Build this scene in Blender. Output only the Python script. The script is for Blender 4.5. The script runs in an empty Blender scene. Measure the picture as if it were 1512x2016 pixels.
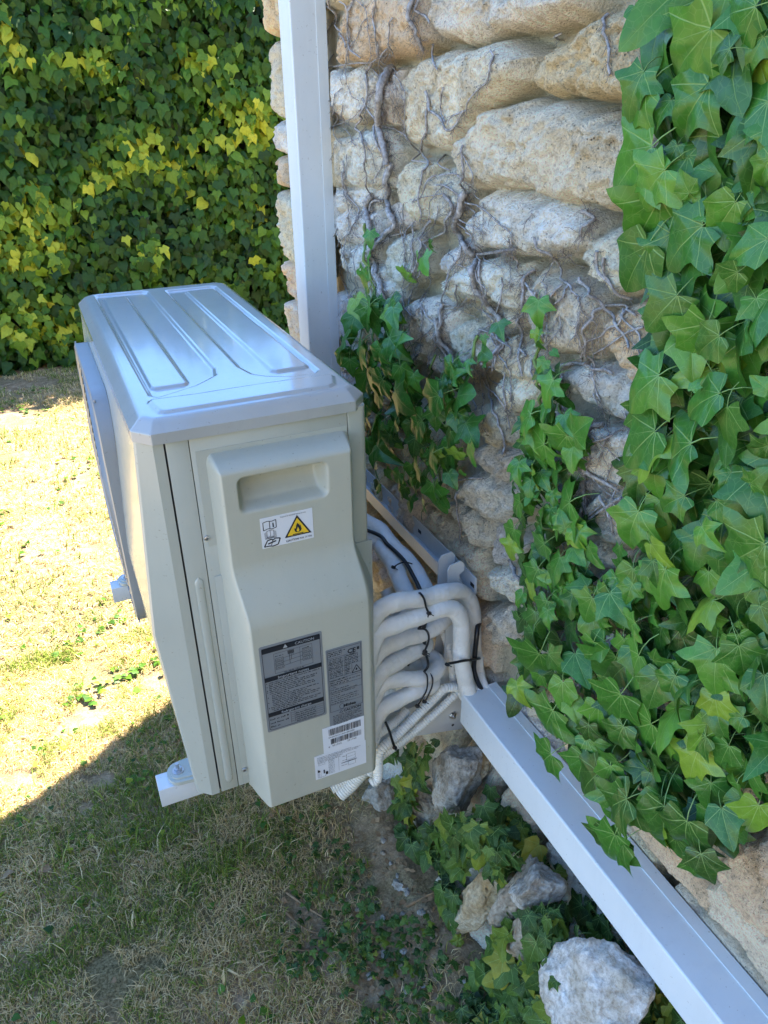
import bpy, bmesh, math, random
import numpy as np
from mathutils import Vector, Matrix
from mathutils.geometry import tessellate_polygon

# ------------------------------------------------------------------ camera
SC = bpy.context.scene
COL = SC.collection
CAM_C = np.array([-0.0781667, -1.0088760, 1.1089797])
CAM_R = (1.07061442, 0.0107054157, -0.423085596)
CAM_F = 1488.137                       # focal length in pixels of the 1512 x 2016 photograph
cam = bpy.data.cameras.new('camera')
cam.sensor_fit = 'VERTICAL'; cam.sensor_height = 36.0
cam.lens = 36.0 * CAM_F / 2016.0
cam.clip_start = 0.02; cam.clip_end = 400
camo = bpy.data.objects.new('camera', cam); COL.objects.link(camo)
camo.location = CAM_C.tolist(); camo.rotation_euler = CAM_R
SC.camera = camo
SC.render.resolution_x = 768; SC.render.resolution_y = 1024

# ------------------------------------------------------------------ light
SUN = Vector((0.463, 0.257, 0.848)).normalized()
el = math.asin(SUN.z)
world = bpy.data.worlds.new('World'); SC.world = world; world.use_nodes = True
nt = world.node_tree; nt.nodes.clear()
sky = nt.nodes.new('ShaderNodeTexSky'); sky.sky_type = 'NISHITA'; sky.sun_disc = False
sky.sun_elevation = el; sky.sun_rotation = math.atan2(SUN.x, SUN.y)
sky.dust_density = 0.2; sky.air_density = 1.0; sky.ozone_density = 4.5
bg = nt.nodes.new('ShaderNodeBackground'); bg.inputs[1].default_value = 0.105
wo = nt.nodes.new('ShaderNodeOutputWorld')
tn = nt.nodes.new('ShaderNodeMix'); tn.data_type = 'RGBA'; tn.blend_type = 'MULTIPLY'; tn.inputs[0].default_value = 1.0
tn.inputs[7].default_value = (0.80, 0.95, 1.09, 1)                      # the deep blue of that day's sky
nt.links.new(sky.outputs[0], tn.inputs[6]); nt.links.new(tn.outputs[2], bg.inputs[0]); nt.links.new(bg.outputs[0], wo.inputs[0])
sl = bpy.data.lights.new('sun', 'SUN'); sl.energy = 5.0; sl.angle = math.radians(0.55); sl.color = (1.0, 0.92, 0.78)
so = bpy.data.objects.new('sun', sl); COL.objects.link(so)
so.rotation_euler = SUN.to_track_quat('Z', 'Y').to_euler(); so.location = (3, 3, 6)
SC.view_settings.view_transform = 'Standard'; SC.view_settings.look = 'None'
SC.view_settings.gamma = 1.0; SC.view_settings.exposure = 2.72

random.seed(7); rng = np.random.default_rng(7)
GZ = -0.52                              # ground height, the unit's underside is z = 0
WX = 0.60                               # mean face of the stone wall
CORNER = 1.17                           # where the wall turns

# ------------------------------------------------------------------ helpers
Rm = np.array(Matrix.Rotation(CAM_R[2], 3, 'Z') @ Matrix.Rotation(CAM_R[1], 3, 'Y') @ Matrix.Rotation(CAM_R[0], 3, 'X'))
def at(px, py, ax, val):
    """point of the place seen at a photograph pixel, on the plane axis = val (used as a measuring tool)"""
    d = Rm @ np.array([(px - 756) / CAM_F, -(py - 1008) / CAM_F, -1.0])
    t = (val - CAM_C[ax]) / d[ax]
    return CAM_C + t * d

def tag(o, label=None, cat=None, group=None, kind=None):
    if label: o['label'] = label
    if cat: o['category'] = cat
    if group: o['group'] = group
    if kind: o['kind'] = kind
    return o
def empty(name, loc, label, cat, group=None):
    o = bpy.data.objects.new(name, None); COL.objects.link(o); o.location = loc
    o.empty_display_size = 0.05
    return tag(o, label, cat, group)
def link(name, me, mat, parent=None, smooth=True):
    if mat: 
        for m in (mat if isinstance(mat, (list, tuple)) else [mat]): me.materials.append(m)
    if smooth: me.shade_smooth()
    o = bpy.data.objects.new(name, me); COL.objects.link(o)
    if parent:
        o.parent = parent
        o.location = -Vector(parent.location) if parent.type == 'EMPTY' else (0, 0, 0)
    return o
class MB:
    def __init__(s): s.v = []; s.f = []; s.m = []
    def add(s, vs, fs, mi=0):
        b = len(s.v); s.v += [tuple(map(float, q)) for q in vs]
        s.f += [tuple(b + i for i in f) for f in fs]; s.m += [mi] * len(fs)
    def box(s, x0, x1, y0, y1, z0, z1, bev=0.0, seg=2, mi=0, mat4=None):
        bm = bmesh.new(); bmesh.ops.create_cube(bm, size=1)
        for v in bm.verts:
            v.co = Vector(((x0 + x1) / 2 + v.co.x * (x1 - x0), (y0 + y1) / 2 + v.co.y * (y1 - y0), (z0 + z1) / 2 + v.co.z * (z1 - z0)))
        if bev > 0:
            bmesh.ops.bevel(bm, geom=bm.edges[:] , offset=bev, segments=seg, affect='EDGES', profile=0.5)
        if mat4: bmesh.ops.transform(bm, matrix=mat4, verts=bm.verts[:])
        bm.verts.ensure_lookup_table()
        s.add([v.co for v in bm.verts], [[v.index for v in f.verts] for f in bm.faces], mi); bm.free()
    def cyl(s, c, axis, r, h, n=16, r2=None, mi=0):
        axis = Vector(axis).normalized(); c = Vector(c); r2 = r if r2 is None else r2
        q = axis.to_track_quat('Z', 'Y'); vs = []
        for k, (hh, rr) in enumerate(((0, r), (h, r2))):
            for i in range(n):
                a = 2 * math.pi * i / n
                vs.append(c + q @ Vector((rr * math.cos(a), rr * math.sin(a), hh)))
        fs = [(i, (i + 1) % n, n + (i + 1) % n, n + i) for i in range(n)] + [tuple(range(n - 1, -1, -1)), tuple(range(n, 2 * n))]
        s.add(vs, fs, mi)
    def prism(s, poly, ax, a, b, mi=0):
        """polygon given in the two axes other than ax, extruded from a to b"""
        n = len(poly); o = [i for i in range(3) if i != ax]; vs = []
        for val in (a, b):
            for p in poly:
                q = [0, 0, 0]; q[ax] = val; q[o[0]] = p[0]; q[o[1]] = p[1]; vs.append(q)
        fs = [(i, (i + 1) % n, n + (i + 1) % n, n + i) for i in range(n)]
        tri = tessellate_polygon([[Vector((p[0], p[1], 0)) for p in poly]])
        fs += [tuple(t) for t in tri] + [tuple(n + i for i in reversed(t)) for t in tri]
        s.add(vs, fs, mi)
    def tube(s, pts, r, n=10, cap=True, mi=0):
        P = [Vector(p) for p in pts]; m = len(P)
        rr = r if hasattr(r, '__len__') else [r] * m
        up = Vector((0.13, 0.31, 0.94)); vs = []; fs = []; prev = None
        for i in range(m):
            t = (P[min(i + 1, m - 1)] - P[max(i - 1, 0)]).normalized()
            if prev is None: a = t.cross(up).normalized()
            else: a = (prev - t * prev.dot(t)).normalized()
            prev = a; b = t.cross(a)
            for k in range(n):
                an = 2 * math.pi * k / n
                vs.append(P[i] + (a * math.cos(an) + b * math.sin(an)) * rr[i])
        for i in range(m - 1):
            for k in range(n):
                k2 = (k + 1) % n
                fs.append((i * n + k, i * n + k2, (i + 1) * n + k2, (i + 1) * n + k))
        if cap: fs += [tuple(range(n - 1, -1, -1)), tuple((m - 1) * n + k for k in range(n))]
        s.add(vs, fs, mi)
    def build(s, name, mat, parent=None, smooth=True, fix=True, angle=35):
        me = bpy.data.meshes.new(name); me.from_pydata(s.v, [], s.f)
        if any(s.m): me.polygons.foreach_set('material_index', s.m)
        if fix:
            bm = bmesh.new(); bm.from_mesh(me); bmesh.ops.recalc_face_normals(bm, faces=bm.faces[:]); bm.to_mesh(me); bm.free()
        o = link(name, me, mat, parent, smooth)
        if smooth: me.set_sharp_from_angle(angle=math.radians(angle))
        return o
def spline(pts, step=0.004):
    P = [np.array(p, float) for p in pts]; P = [2 * P[0] - P[1]] + P + [2 * P[-1] - P[-2]]; out = []
    for i in range(1, len(P) - 2):
        n = max(2, int(np.linalg.norm(P[i + 1] - P[i]) / step))
        for k in range(n):
            t = k / n
            out.append(0.5 * ((2 * P[i]) + (-P[i - 1] + P[i + 1]) * t + (2 * P[i - 1] - 5 * P[i] + 4 * P[i + 1] - P[i + 2]) * t * t + (-P[i - 1] + 3 * P[i] - 3 * P[i + 1] + P[i + 2]) * t ** 3))
    out.append(P[-2]); return out
def nmesh(name, V, F, mat, parent=None, smooth=True, attrs=None):
    """numpy mesh; F is an (n,k) int array or a list of those"""
    Fs = F if isinstance(F, list) else [F]
    me = bpy.data.meshes.new(name); me.vertices.add(len(V)); me.vertices.foreach_set('co', np.asarray(V, np.float32).ravel())
    nl = sum(f.size for f in Fs); nf = sum(len(f) for f in Fs)
    me.loops.add(nl); me.loops.foreach_set('vertex_index', np.concatenate([f.ravel() for f in Fs]).astype(np.int32))
    st = []; b = 0
    for f in Fs: st.append(b + np.arange(len(f)) * f.shape[1]); b += f.size
    me.polygons.add(nf); me.polygons.foreach_set('loop_start', np.concatenate(st).astype(np.int32))
    me.update(calc_edges=True); me.validate()
    for an, (ty, dat) in (attrs or {}).items():
        a = me.attributes.new(an, ty, 'POINT')
        a.data.foreach_set({'FLOAT': 'value', 'FLOAT_COLOR': 'color', 'FLOAT_VECTOR': 'vector'}[ty], np.asarray(dat, np.float32).ravel())
    return link(name, me, mat, parent, smooth)

# value noise
def vnoise(x, y, seed=0):
    r = np.random.default_rng(seed); T = r.random((256, 256))
    xi = np.floor(x).astype(int); yi = np.floor(y).astype(int); fx = x - xi; fy = y - yi
    fx = fx * fx * fx * (fx * (fx * 6 - 15) + 10); fy = fy * fy * fy * (fy * (fy * 6 - 15) + 10)
    g = lambda a, b: T[a % 256, b % 256]
    return (g(xi, yi) * (1 - fx) + g(xi + 1, yi) * fx) * (1 - fy) + (g(xi, yi + 1) * (1 - fx) + g(xi + 1, yi + 1) * fx) * fy
def fbm(x, y, f, octv=4, seed=0, gain=0.5):
    s = 0; a = 1; t = 0
    for i in range(octv):
        s = s + a * vnoise(x * f, y * f, seed + i); t += a; a *= gain; f *= 2.03
    return s / t - 0.5
def sst(a, b, x):
    t = np.clip((x - a) / (b - a), 0, 1); return t * t * (3 - 2 * t)

# ------------------------------------------------------------------ materials
def mat(name):
    m = bpy.data.materials.new(name); m.use_nodes = True; n = m.node_tree
    return m, n, n.nodes['Principled BSDF']
def N(n, ty, **kw):
    q = n.nodes.new(ty)
    for k, v in kw.items():
        if k == 'inp':
            for a, b in v.items(): q.inputs[a].default_value = b
        else: setattr(q, k, v)
    return q
def texco(n): return N(n, 'ShaderNodeTexCoord').outputs['Object']
def noise(n, vec, scale, detail=4, rough=0.55):
    q = N(n, 'ShaderNodeTexNoise', inp={'Scale': scale, 'Detail': detail, 'Roughness': rough})
    n.links.new(vec, q.inputs['Vector']); return q.outputs['Fac']
def ramp(n, fac, stops):
    r = N(n, 'ShaderNodeValToRGB'); cr = r.color_ramp
    while len(cr.elements) < len(stops): cr.elements.new(0.5)
    for e, (p, c) in zip(cr.elements, stops): e.position = p; e.color = (*c, 1) if len(c) == 3 else c
    n.links.new(fac, r.inputs[0]); return r.outputs[0]
def bump(n, h, strength, dist, prev=None):
    b = N(n, 'ShaderNodeBump', inp={'Strength': strength, 'Distance': dist}); n.links.new(h, b.inputs['Height'])
    if prev: n.links.new(prev, b.inputs['Normal'])
    return b.outputs[0]
def mixc(n, fac, a, b, mode='MIX'):
    q = N(n, 'ShaderNodeMix', data_type='RGBA', blend_type=mode)
    for s, v in ((0, fac), (6, a), (7, b)):
        if isinstance(v, (int, float)): q.inputs[s].default_value = v
        elif isinstance(v, tuple): q.inputs[s].default_value = (*v, 1)
        else: n.links.new(v, q.inputs[s])
    return q.outputs[2]
def math_(n, op, a, b=None, c=None, clamp=False):
    q = N(n, 'ShaderNodeMath', operation=op, use_clamp=clamp)
    for i, v in enumerate((a, b, c)):
        if v is None: continue
        if isinstance(v, (int, float)): q.inputs[i].default_value = v
        else: n.links.new(v, q.inputs[i])
    return q.outputs[0]
def paint(name, col, rough=0.3, var=0.05, coat=0.0, orange=0.02, dirt=0.16, metallic=0.0, dust=0.22):
    m, n, b = mat(name); tc = texco(n)
    f = noise(n, tc, 9, 5); g = noise(n, tc, 60, 3)
    dark = tuple(c * (1 - dirt) for c in col)
    c = mixc(n, math_(n, 'MULTIPLY', f, 0.9), col, dark)
    # fine specks and faint dusty runs
    mp = N(n, 'ShaderNodeMapping'); mp.inputs['Scale'].default_value = (1, 1, .18); n.links.new(tc, mp.inputs[0])
    run_ = ramp(n, noise(n, mp.outputs[0], 34, 6, 0.7), [(0.50, (0, 0, 0)), (0.72, (1, 1, 1))])
    speck = ramp(n, noise(n, tc, 190, 2, 0.5), [(0.70, (0, 0, 0)), (0.74, (1, 1, 1))])
    if dust:
        c = mixc(n, math_(n, 'MULTIPLY', run_, dust), c, tuple(q * .72 for q in col))
        c = mixc(n, math_(n, 'MULTIPLY', speck, dust * 1.6), c, (0.16, 0.13, 0.09))
    n.links.new(c, b.inputs['Base Color'])
    r = math_(n, 'ADD', math_(n, 'MULTIPLY', noise(n, tc, 23, 4), var * 2), rough - var)
    n.links.new(r, b.inputs['Roughness'])
    b.inputs['Coat Weight'].default_value = coat; b.inputs['Coat Roughness'].default_value = 0.08
    b.inputs['Metallic'].default_value = metallic
    if orange: n.links.new(bump(n, noise(n, tc, 420, 2), orange, 0.002), b.inputs['Normal'])
    return m
M_LID = paint('lid_paint', (0.40, 0.41, 0.39), 0.17, 0.02, 0.6, 0.04)
M_BODY = paint('body_paint', (0.46, 0.475, 0.41), 0.26, 0.015, 0.35, 0.015)
M_COVER = paint('cover_plastic', (0.475, 0.475, 0.39), 0.42, 0.05, 0.0, 0.05)
M_DUCT = paint('duct_plastic', (0.72, 0.76, 0.76), 0.42, 0.05, 0.0, 0.02)
M_BRKT = paint('bracket_paint', (0.62, 0.64, 0.63), 0.38, 0.06, 0.0, 0.05)
M_DARK = paint('dark_gap', (0.02, 0.02, 0.02), 0.6, dust=0)
M_GRILLE = paint('grille_plastic', (0.30, 0.31, 0.31), 0.4)
M_BLACK = paint('black_cable', (0.012, 0.012, 0.013), 0.32, 0.08, dust=0)
M_STEEL = paint('zinc_steel', (0.62, 0.63, 0.64), 0.3, 0.1, 0, 0, 0.3, 0.95, dust=0)
M_HOSE = paint('corrugated_plastic', (0.80, 0.80, 0.74), 0.4, 0.05, 0, 0.0)
M_STKW = paint('sticker_white', (0.68, 0.70, 0.73), 0.35, 0.03, 0, 0, 0.02, dust=0)
M_STKG = paint('sticker_silver', (0.21, 0.225, 0.235), 0.35, 0.03, 0, 0, 0.05, dust=0)
M_INK = paint('black_ink', (0.012, 0.014, 0.02), 0.4, 0.03, 0, 0, dust=0)
M_SILVER = paint('silver_ink', (0.36, 0.38, 0.40), 0.4, 0.03, 0, 0, dust=0)
M_YEL = paint('yellow_ink', (0.80, 0.52, 0.02), 0.4, 0.03, 0, 0, 0.02, dust=0)

def foam_mat():
    m, n, b = mat('insulation_sleeve'); tc = texco(n)
    b.inputs['Base Color'].default_value = (0.82, 0.81, 0.77, 1); b.inputs['Roughness'].default_value = 0.5
    w = N(n, 'ShaderNodeTexWave', wave_type='BANDS', bands_direction='DIAGONAL', inp={'Scale': 150, 'Distortion': 1.5}); n.links.new(tc, w.inputs[0])
    w2 = N(n, 'ShaderNodeTexWave', wave_type='BANDS', bands_direction='X', inp={'Scale': 150, 'Distortion': 1.5}); n.links.new(tc, w2.inputs[0])
    h = math_(n, 'MULTIPLY', w.outputs['Fac'], w2.outputs['Fac'])
    p = bump(n, h, 0.45, 0.0012)
    p = bump(n, noise(n, tc, 45, 4), 0.6, 0.006, p)
    n.links.new(p, b.inputs['Normal'])
    n.links.new(ramp(n, noise(n, tc, 14, 5), [(0.35, (0.70, 0.685, 0.62)), (0.6, (0.80, 0.79, 0.745))]), b.inputs['Base Color'])
    return m
M_FOAM = foam_mat()

def stone_mat():
    m, n, b = mat('limestone_masonry'); tc = texco(n)
    at_ = N(n, 'ShaderNodeAttribute', attribute_name='tint').outputs['Color']
    mo = N(n, 'ShaderNodeAttribute', attribute_name='mortar').outputs['Fac']
    f1 = noise(n, tc, 11, 8, 0.62); f2 = noise(n, tc, 75, 6, 0.7); f3 = noise(n, tc, 260, 4, 0.7); f4 = noise(n, tc, 3.2, 4)
    c = mixc(n, 1.0, at_, ramp(n, f1, [(0.30, (0.74, 0.69, 0.62)), (0.5, (1.0, 0.98, 0.94)), (0.7, (1.14, 1.12, 1.08))]), 'MULTIPLY')
    c = mixc(n, 0.7, c, ramp(n, f3, [(0.34, (0.58, 0.53, 0.47)), (0.46, (1, 1, 1)), (0.66, (1.25, 1.25, 1.25))]), 'MULTIPLY')
    c = mixc(n, 0.85, c, ramp(n, f2, [(0.30, (0.66, 0.61, 0.55)), (0.45, (1, 1, 1)), (0.7, (1.18, 1.18, 1.18))]), 'MULTIPLY')
    c = mixc(n, math_(n, 'MULTIPLY', ramp(n, f4, [(0.52, (0, 0, 0)), (0.70, (1, 1, 1))]), 0.25), c, (0.52, 0.33, 0.15))
    # pits and dark lichen specks
    vo = N(n, 'ShaderNodeTexVoronoi', inp={'Scale': 150, 'Randomness': 1.0}); n.links.new(tc, vo.inputs['Vector'])
    pit = ramp(n, math_(n, 'ADD', vo.outputs['Distance'], math_(n, 'MULTIPLY', f1, 0.55)), [(0.30, (1, 1, 1)), (0.42, (0, 0, 0))])
    stone_only = math_(n, 'SUBTRACT', 1.0, mo)
    pitf = math_(n, 'MULTIPLY', math_(n, 'MULTIPLY', pit, stone_only), 0.75)
    c = mixc(n, pitf, c, (0.16, 0.13, 0.10))
    c = mixc(n, math_(n, 'MULTIPLY', ramp(n, f2, [(0.60, (0, 0, 0)), (0.68, (1, 1, 1))]), 0.2), c, (0.35, 0.33, 0.30))
    mort = ramp(n, f2, [(0.3, (0.68, 0.58, 0.39)), (0.7, (0.84, 0.74, 0.53))])
    c = mixc(n, mo, c, mort)
    n.links.new(c, b.inputs['Base Color']); b.inputs['Roughness'].default_value = 0.92
    b.inputs['Specular IOR Level'].default_value = 0.2
    h = math_(n, 'ADD', math_(n, 'MULTIPLY', f2, 1.0), math_(n, 'MULTIPLY', f3, 0.9))
    h = math_(n, 'SUBTRACT', h, math_(n, 'MULTIPLY', pitf, 0.7))
    p = bump(n, h, 1.0, 0.012)
    p = bump(n, f1, 0.35, 0.012, p)
    n.links.new(p, b.inputs['Normal']); return m
M_STONE = stone_mat()

def rock_mat(name, a, bcol):
    m, n, b = mat(name); tc = texco(n)
    f = noise(n, tc, 14, 8, 0.65); g = noise(n, tc, 120, 5, 0.7)
    c = ramp(n, f, [(0.3, a), (0.5, tuple((x + y) / 2 for x, y in zip(a, bcol))), (0.68, bcol)])
    c = mixc(n, 0.8, c, ramp(n, g, [(0.35, (0.55, 0.5, 0.45)), (0.6, (1.1, 1.1, 1.1))]), 'MULTIPLY')
    n.links.new(c, b.inputs['Base Color']); b.inputs['Roughness'].default_value = 0.9; b.inputs['Specular IOR Level'].default_value = 0.2
    p = bump(n, g, 0.8, 0.005); p = bump(n, f, 0.7, 0.02, p); n.links.new(p, b.inputs['Normal']); return m
M_ROCKY = rock_mat('ochre_rock', (0.38, 0.25, 0.10), (0.62, 0.55, 0.40))
M_ROCKG = rock_mat('grey_rock', (0.22, 0.19, 0.14), (0.56, 0.53, 0.46))
M_ROCKT = rock_mat('tan_rock', (0.26, 0.20, 0.13), (0.52, 0.45, 0.34))

def leaf_mat(name, veins=True, stops=None, transl=0.15, rough=0.33, spec=0.45):
    m, n, b = mat(name)
    t = N(n, 'ShaderNodeAttribute', attribute_name='tint').outputs['Fac']
    col = ramp(n, t, stops)
    tc = texco(n)
    col = mixc(n, 0.6, col, ramp(n, noise(n, tc, 70, 3), [(0.3, (0.72, 0.75, 0.7)), (0.7, (1.2, 1.18, 1.1))]), 'MULTIPLY')
    sp = ramp(n, noise(n, tc, 16, 5, 0.7), [(0.66, (0, 0, 0)), (0.72, (1, 1, 1))])
    col = mixc(n, math_(n, 'MULTIPLY', sp, 0.55), col, (0.20, 0.17, 0.05))
    if veins:
        uv = N(n, 'ShaderNodeAttribute', attribute_name='leafco').outputs['Vector']
        sx = N(n, 'ShaderNodeSeparateXYZ'); n.links.new(uv, sx.inputs[0])
        a = math_(n, 'ABSOLUTE', sx.outputs['X']); v = sx.outputs['Y']
        best = None
        for dx, dy in ((0.0, 1.0), (0.82, 0.57), (0.97, -0.22), (0.45, 0.89)):
            d = math_(n, 'ABSOLUTE', math_(n, 'SUBTRACT', math_(n, 'MULTIPLY', a, dy), math_(n, 'MULTIPLY', v, dx)))
            s = math_(n, 'ADD', math_(n, 'MULTIPLY', a, dx), math_(n, 'MULTIPLY', v, dy))     # distance along the vein
            w = math_(n, 'MAXIMUM', math_(n, 'SUBTRACT', 0.016 if (dx, dy) != (0.45, 0.89) else 0.008, math_(n, 'MULTIPLY', s, 0.013)), 0.002)
            e = math_(n, 'SUBTRACT', 1.0, math_(n, 'DIVIDE', d, w), clamp=True)
            e = math_(n, 'MULTIPLY', e, math_(n, 'GREATER_THAN', s, 0.0))
            best = e if best is None else math_(n, 'MAXIMUM', best, e)
        # fine side veins
        vo = N(n, 'ShaderNodeTexVoronoi', feature='DISTANCE_TO_EDGE', inp={'Scale': 7.0}); n.links.new(uv, vo.inputs['Vector'])
        fine = math_(n, 'SUBTRACT', 1.0, math_(n, 'DIVIDE', vo.outputs['Distance'], 0.05), clamp=True)
        tot = math_(n, 'MAXIMUM', math_(n, 'MULTIPLY', best, 0.6), math_(n, 'MULTIPLY', fine, 0.13))
        col = mixc(n, tot, col, (0.34, 0.50, 0.16))
        n.links.new(bump(n, math_(n, 'SUBTRACT', 1.0, tot), 0.35, 0.0015), b.inputs['Normal'])
    n.links.new(col, b.inputs['Base Color'])
    b.inputs['Roughness'].default_value = rough; b.inputs['Specular IOR Level'].default_value = spec
    tr = N(n, 'ShaderNodeBsdfTranslucent'); n.links.new(mixc(n, 1.0, col, (1.35, 1.5, 0.6), 'MULTIPLY'), tr.inputs[0])
    mx = N(n, 'ShaderNodeMixShader', inp={0: transl}); out = n.nodes['Material Output']
    n.links.new(b.outputs[0], mx.inputs[1]); n.links.new(tr.outputs[0], mx.inputs[2]); n.links.new(mx.outputs[0], out.inputs[0])
    return m
M_IVY = leaf_mat('ivy_leaf', True, [(0.0, (0.012, 0.034, 0.008)), (0.3, (0.028, 0.085, 0.012)), (0.65, (0.045, 0.165, 0.020)), (0.85, (0.09, 0.25, 0.026)), (1.0, (0.28, 0.36, 0.03))])
M_HEDGE = leaf_mat('hedge_leaf', False, [(0.0, (0.007, 0.022, 0.004)), (0.35, (0.020, 0.062, 0.007)), (0.60, (0.052, 0.13, 0.010)), (0.78, (0.17, 0.26, 0.02)), (0.93, (0.44, 0.44, 0.035)), (1.0, (0.66, 0.36, 0.03))], 0.22, 0.5, 0.25)
M_LOW = leaf_mat('low_ivy_leaf', True, [(0.0, (0.010, 0.026, 0.008)), (0.4, (0.030, 0.072, 0.014)), (0.65, (0.062, 0.125, 0.018)), (0.85, (0.17, 0.21, 0.022)), (1.0, (0.32, 0.28, 0.035))], 0.15, 0.45, 0.22)

def simple(name, stops, scale=30, rough=0.9, bs=0.5, bd=0.004, attr=False, transl=0):
    m, n, b = mat(name); tc = texco(n)
    f = N(n, 'ShaderNodeAttribute', attribute_name='tint').outputs['Fac'] if attr else noise(n, tc, scale, 6, 0.65)
    col = ramp(n, f, stops); n.links.new(col, b.inputs['Base Color'])
    b.inputs['Roughness'].default_value = rough; b.inputs['Specular IOR Level'].default_value = 0.25
    if not attr: n.links.new(bump(n, noise(n, tc, scale * 4, 5, 0.7), bs, bd), b.inputs['Normal'])
    if transl:
        tr = N(n, 'ShaderNodeBsdfTranslucent'); n.links.new(col, tr.inputs[0])
        mx = N(n, 'ShaderNodeMixShader', inp={0: transl}); out = n.nodes['Material Output']
        n.links.new(b.outputs[0], mx.inputs[1]); n.links.new(tr.outputs[0], mx.inputs[2]); n.links.new(mx.outputs[0], out.inputs[0])
    return m
M_VINE = simple('dry_bark', [(0.3, (0.13, 0.105, 0.085)), (0.5, (0.38, 0.35, 0.32)), (0.68, (0.60, 0.56, 0.53))], 120, 0.85, 0.8, 0.003)
M_ROOT = simple('rootlet', [(0.3, (0.10, 0.075, 0.055)), (0.7, (0.24, 0.20, 0.17))], 60)
M_STEM = simple('green_stem', [(0.3, (0.13, 0.20, 0.05)), (0.7, (0.24, 0.32, 0.09))], 60, 0.6)
M_GRASS = simple('grass_blades', [(0.0, (0.06, 0.10, 0.010)), (0.3, (0.16, 0.24, 0.022)), (0.5, (0.36, 0.38, 0.07)), (0.60, (0.44, 0.30, 0.11)), (1.0, (0.88, 0.68, 0.36))], attr=True, rough=0.7, transl=0.3)
M_DRYLEAF = simple('dry_leaf', [(0.3, (0.16, 0.09, 0.04)), (0.7, (0.38, 0.26, 0.14))], 40)
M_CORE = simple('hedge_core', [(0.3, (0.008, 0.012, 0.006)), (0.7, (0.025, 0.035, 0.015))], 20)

def soil_mat():
    m, n, b = mat('dry_lawn_soil'); tc = texco(n)
    f = noise(n, tc, 2.2, 6, 0.6); g = noise(n, tc, 28, 8, 0.7); h = noise(n, tc, 160, 5, 0.75)
    c = ramp(n, g, [(0.28, (0.13, 0.085, 0.045)), (0.5, (0.31, 0.215, 0.125)), (0.7, (0.54, 0.40, 0.25))])
    gr = ramp(n, h, [(0.35, (0.07, 0.06, 0.025)), (0.65, (0.30, 0.24, 0.12))])
    c = mixc(n, ramp(n, f, [(0.42, (0, 0, 0)), (0.6, (1, 1, 1))]), c, gr)
    c = mixc(n, 0.5, c, ramp(n, h, [(0.35, (0.6, 0.55, 0.5)), (0.62, (1.2, 1.2, 1.2))]), 'MULTIPLY')
    n.links.new(c, b.inputs['Base Color']); b.inputs['Roughness'].default_value = 0.95; b.inputs['Specular IOR Level'].default_value = 0.1
    p = bump(n, h, 0.5, 0.004); p = bump(n, g, 0.6, 0.015, p); n.links.new(p, b.inputs['Normal']); return m
M_SOIL = soil_mat()

# ------------------------------------------------------------------ ground
def ground_h(x, y):
    near = np.exp(-np.clip((0.42 - x), 0, None) / 0.12)            # soil banks up against the wall foot
    return GZ + 0.03 * fbm(x, y, 2.0, 4, 31) + 0.012 * fbm(x, y, 14, 3, 37) + 0.05 * near * (y < 1.4)
gx = np.unique(np.concatenate([np.linspace(-14, -1.2, 30), np.linspace(-1.2, 0.9, 190), np.linspace(0.9, 14, 30)]))
gy = np.unique(np.concatenate([np.linspace(-12, -0.7, 20), np.linspace(-0.7, 2.0, 240), np.linspace(2.0, 4.8, 90), np.linspace(4.8, 30, 30)]))
X, Y = np.meshgrid(gx, gy, indexing='ij'); Z = ground_h(X, Y)
def gridf(a, b):
    i, j = np.meshgrid(np.arange(a - 1), np.arange(b - 1), indexing='ij'); k = (i * b + j).ravel()
    return np.stack([k, k + b, k + b + 1, k + 1], 1)
g = nmesh('ground', np.stack([X, Y, Z], -1).reshape(-1, 3), gridf(len(gx), len(gy)), M_SOIL)
tag(g, 'dry summer lawn with bare soil patches beside the wall', 'ground', kind='structure')

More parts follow.
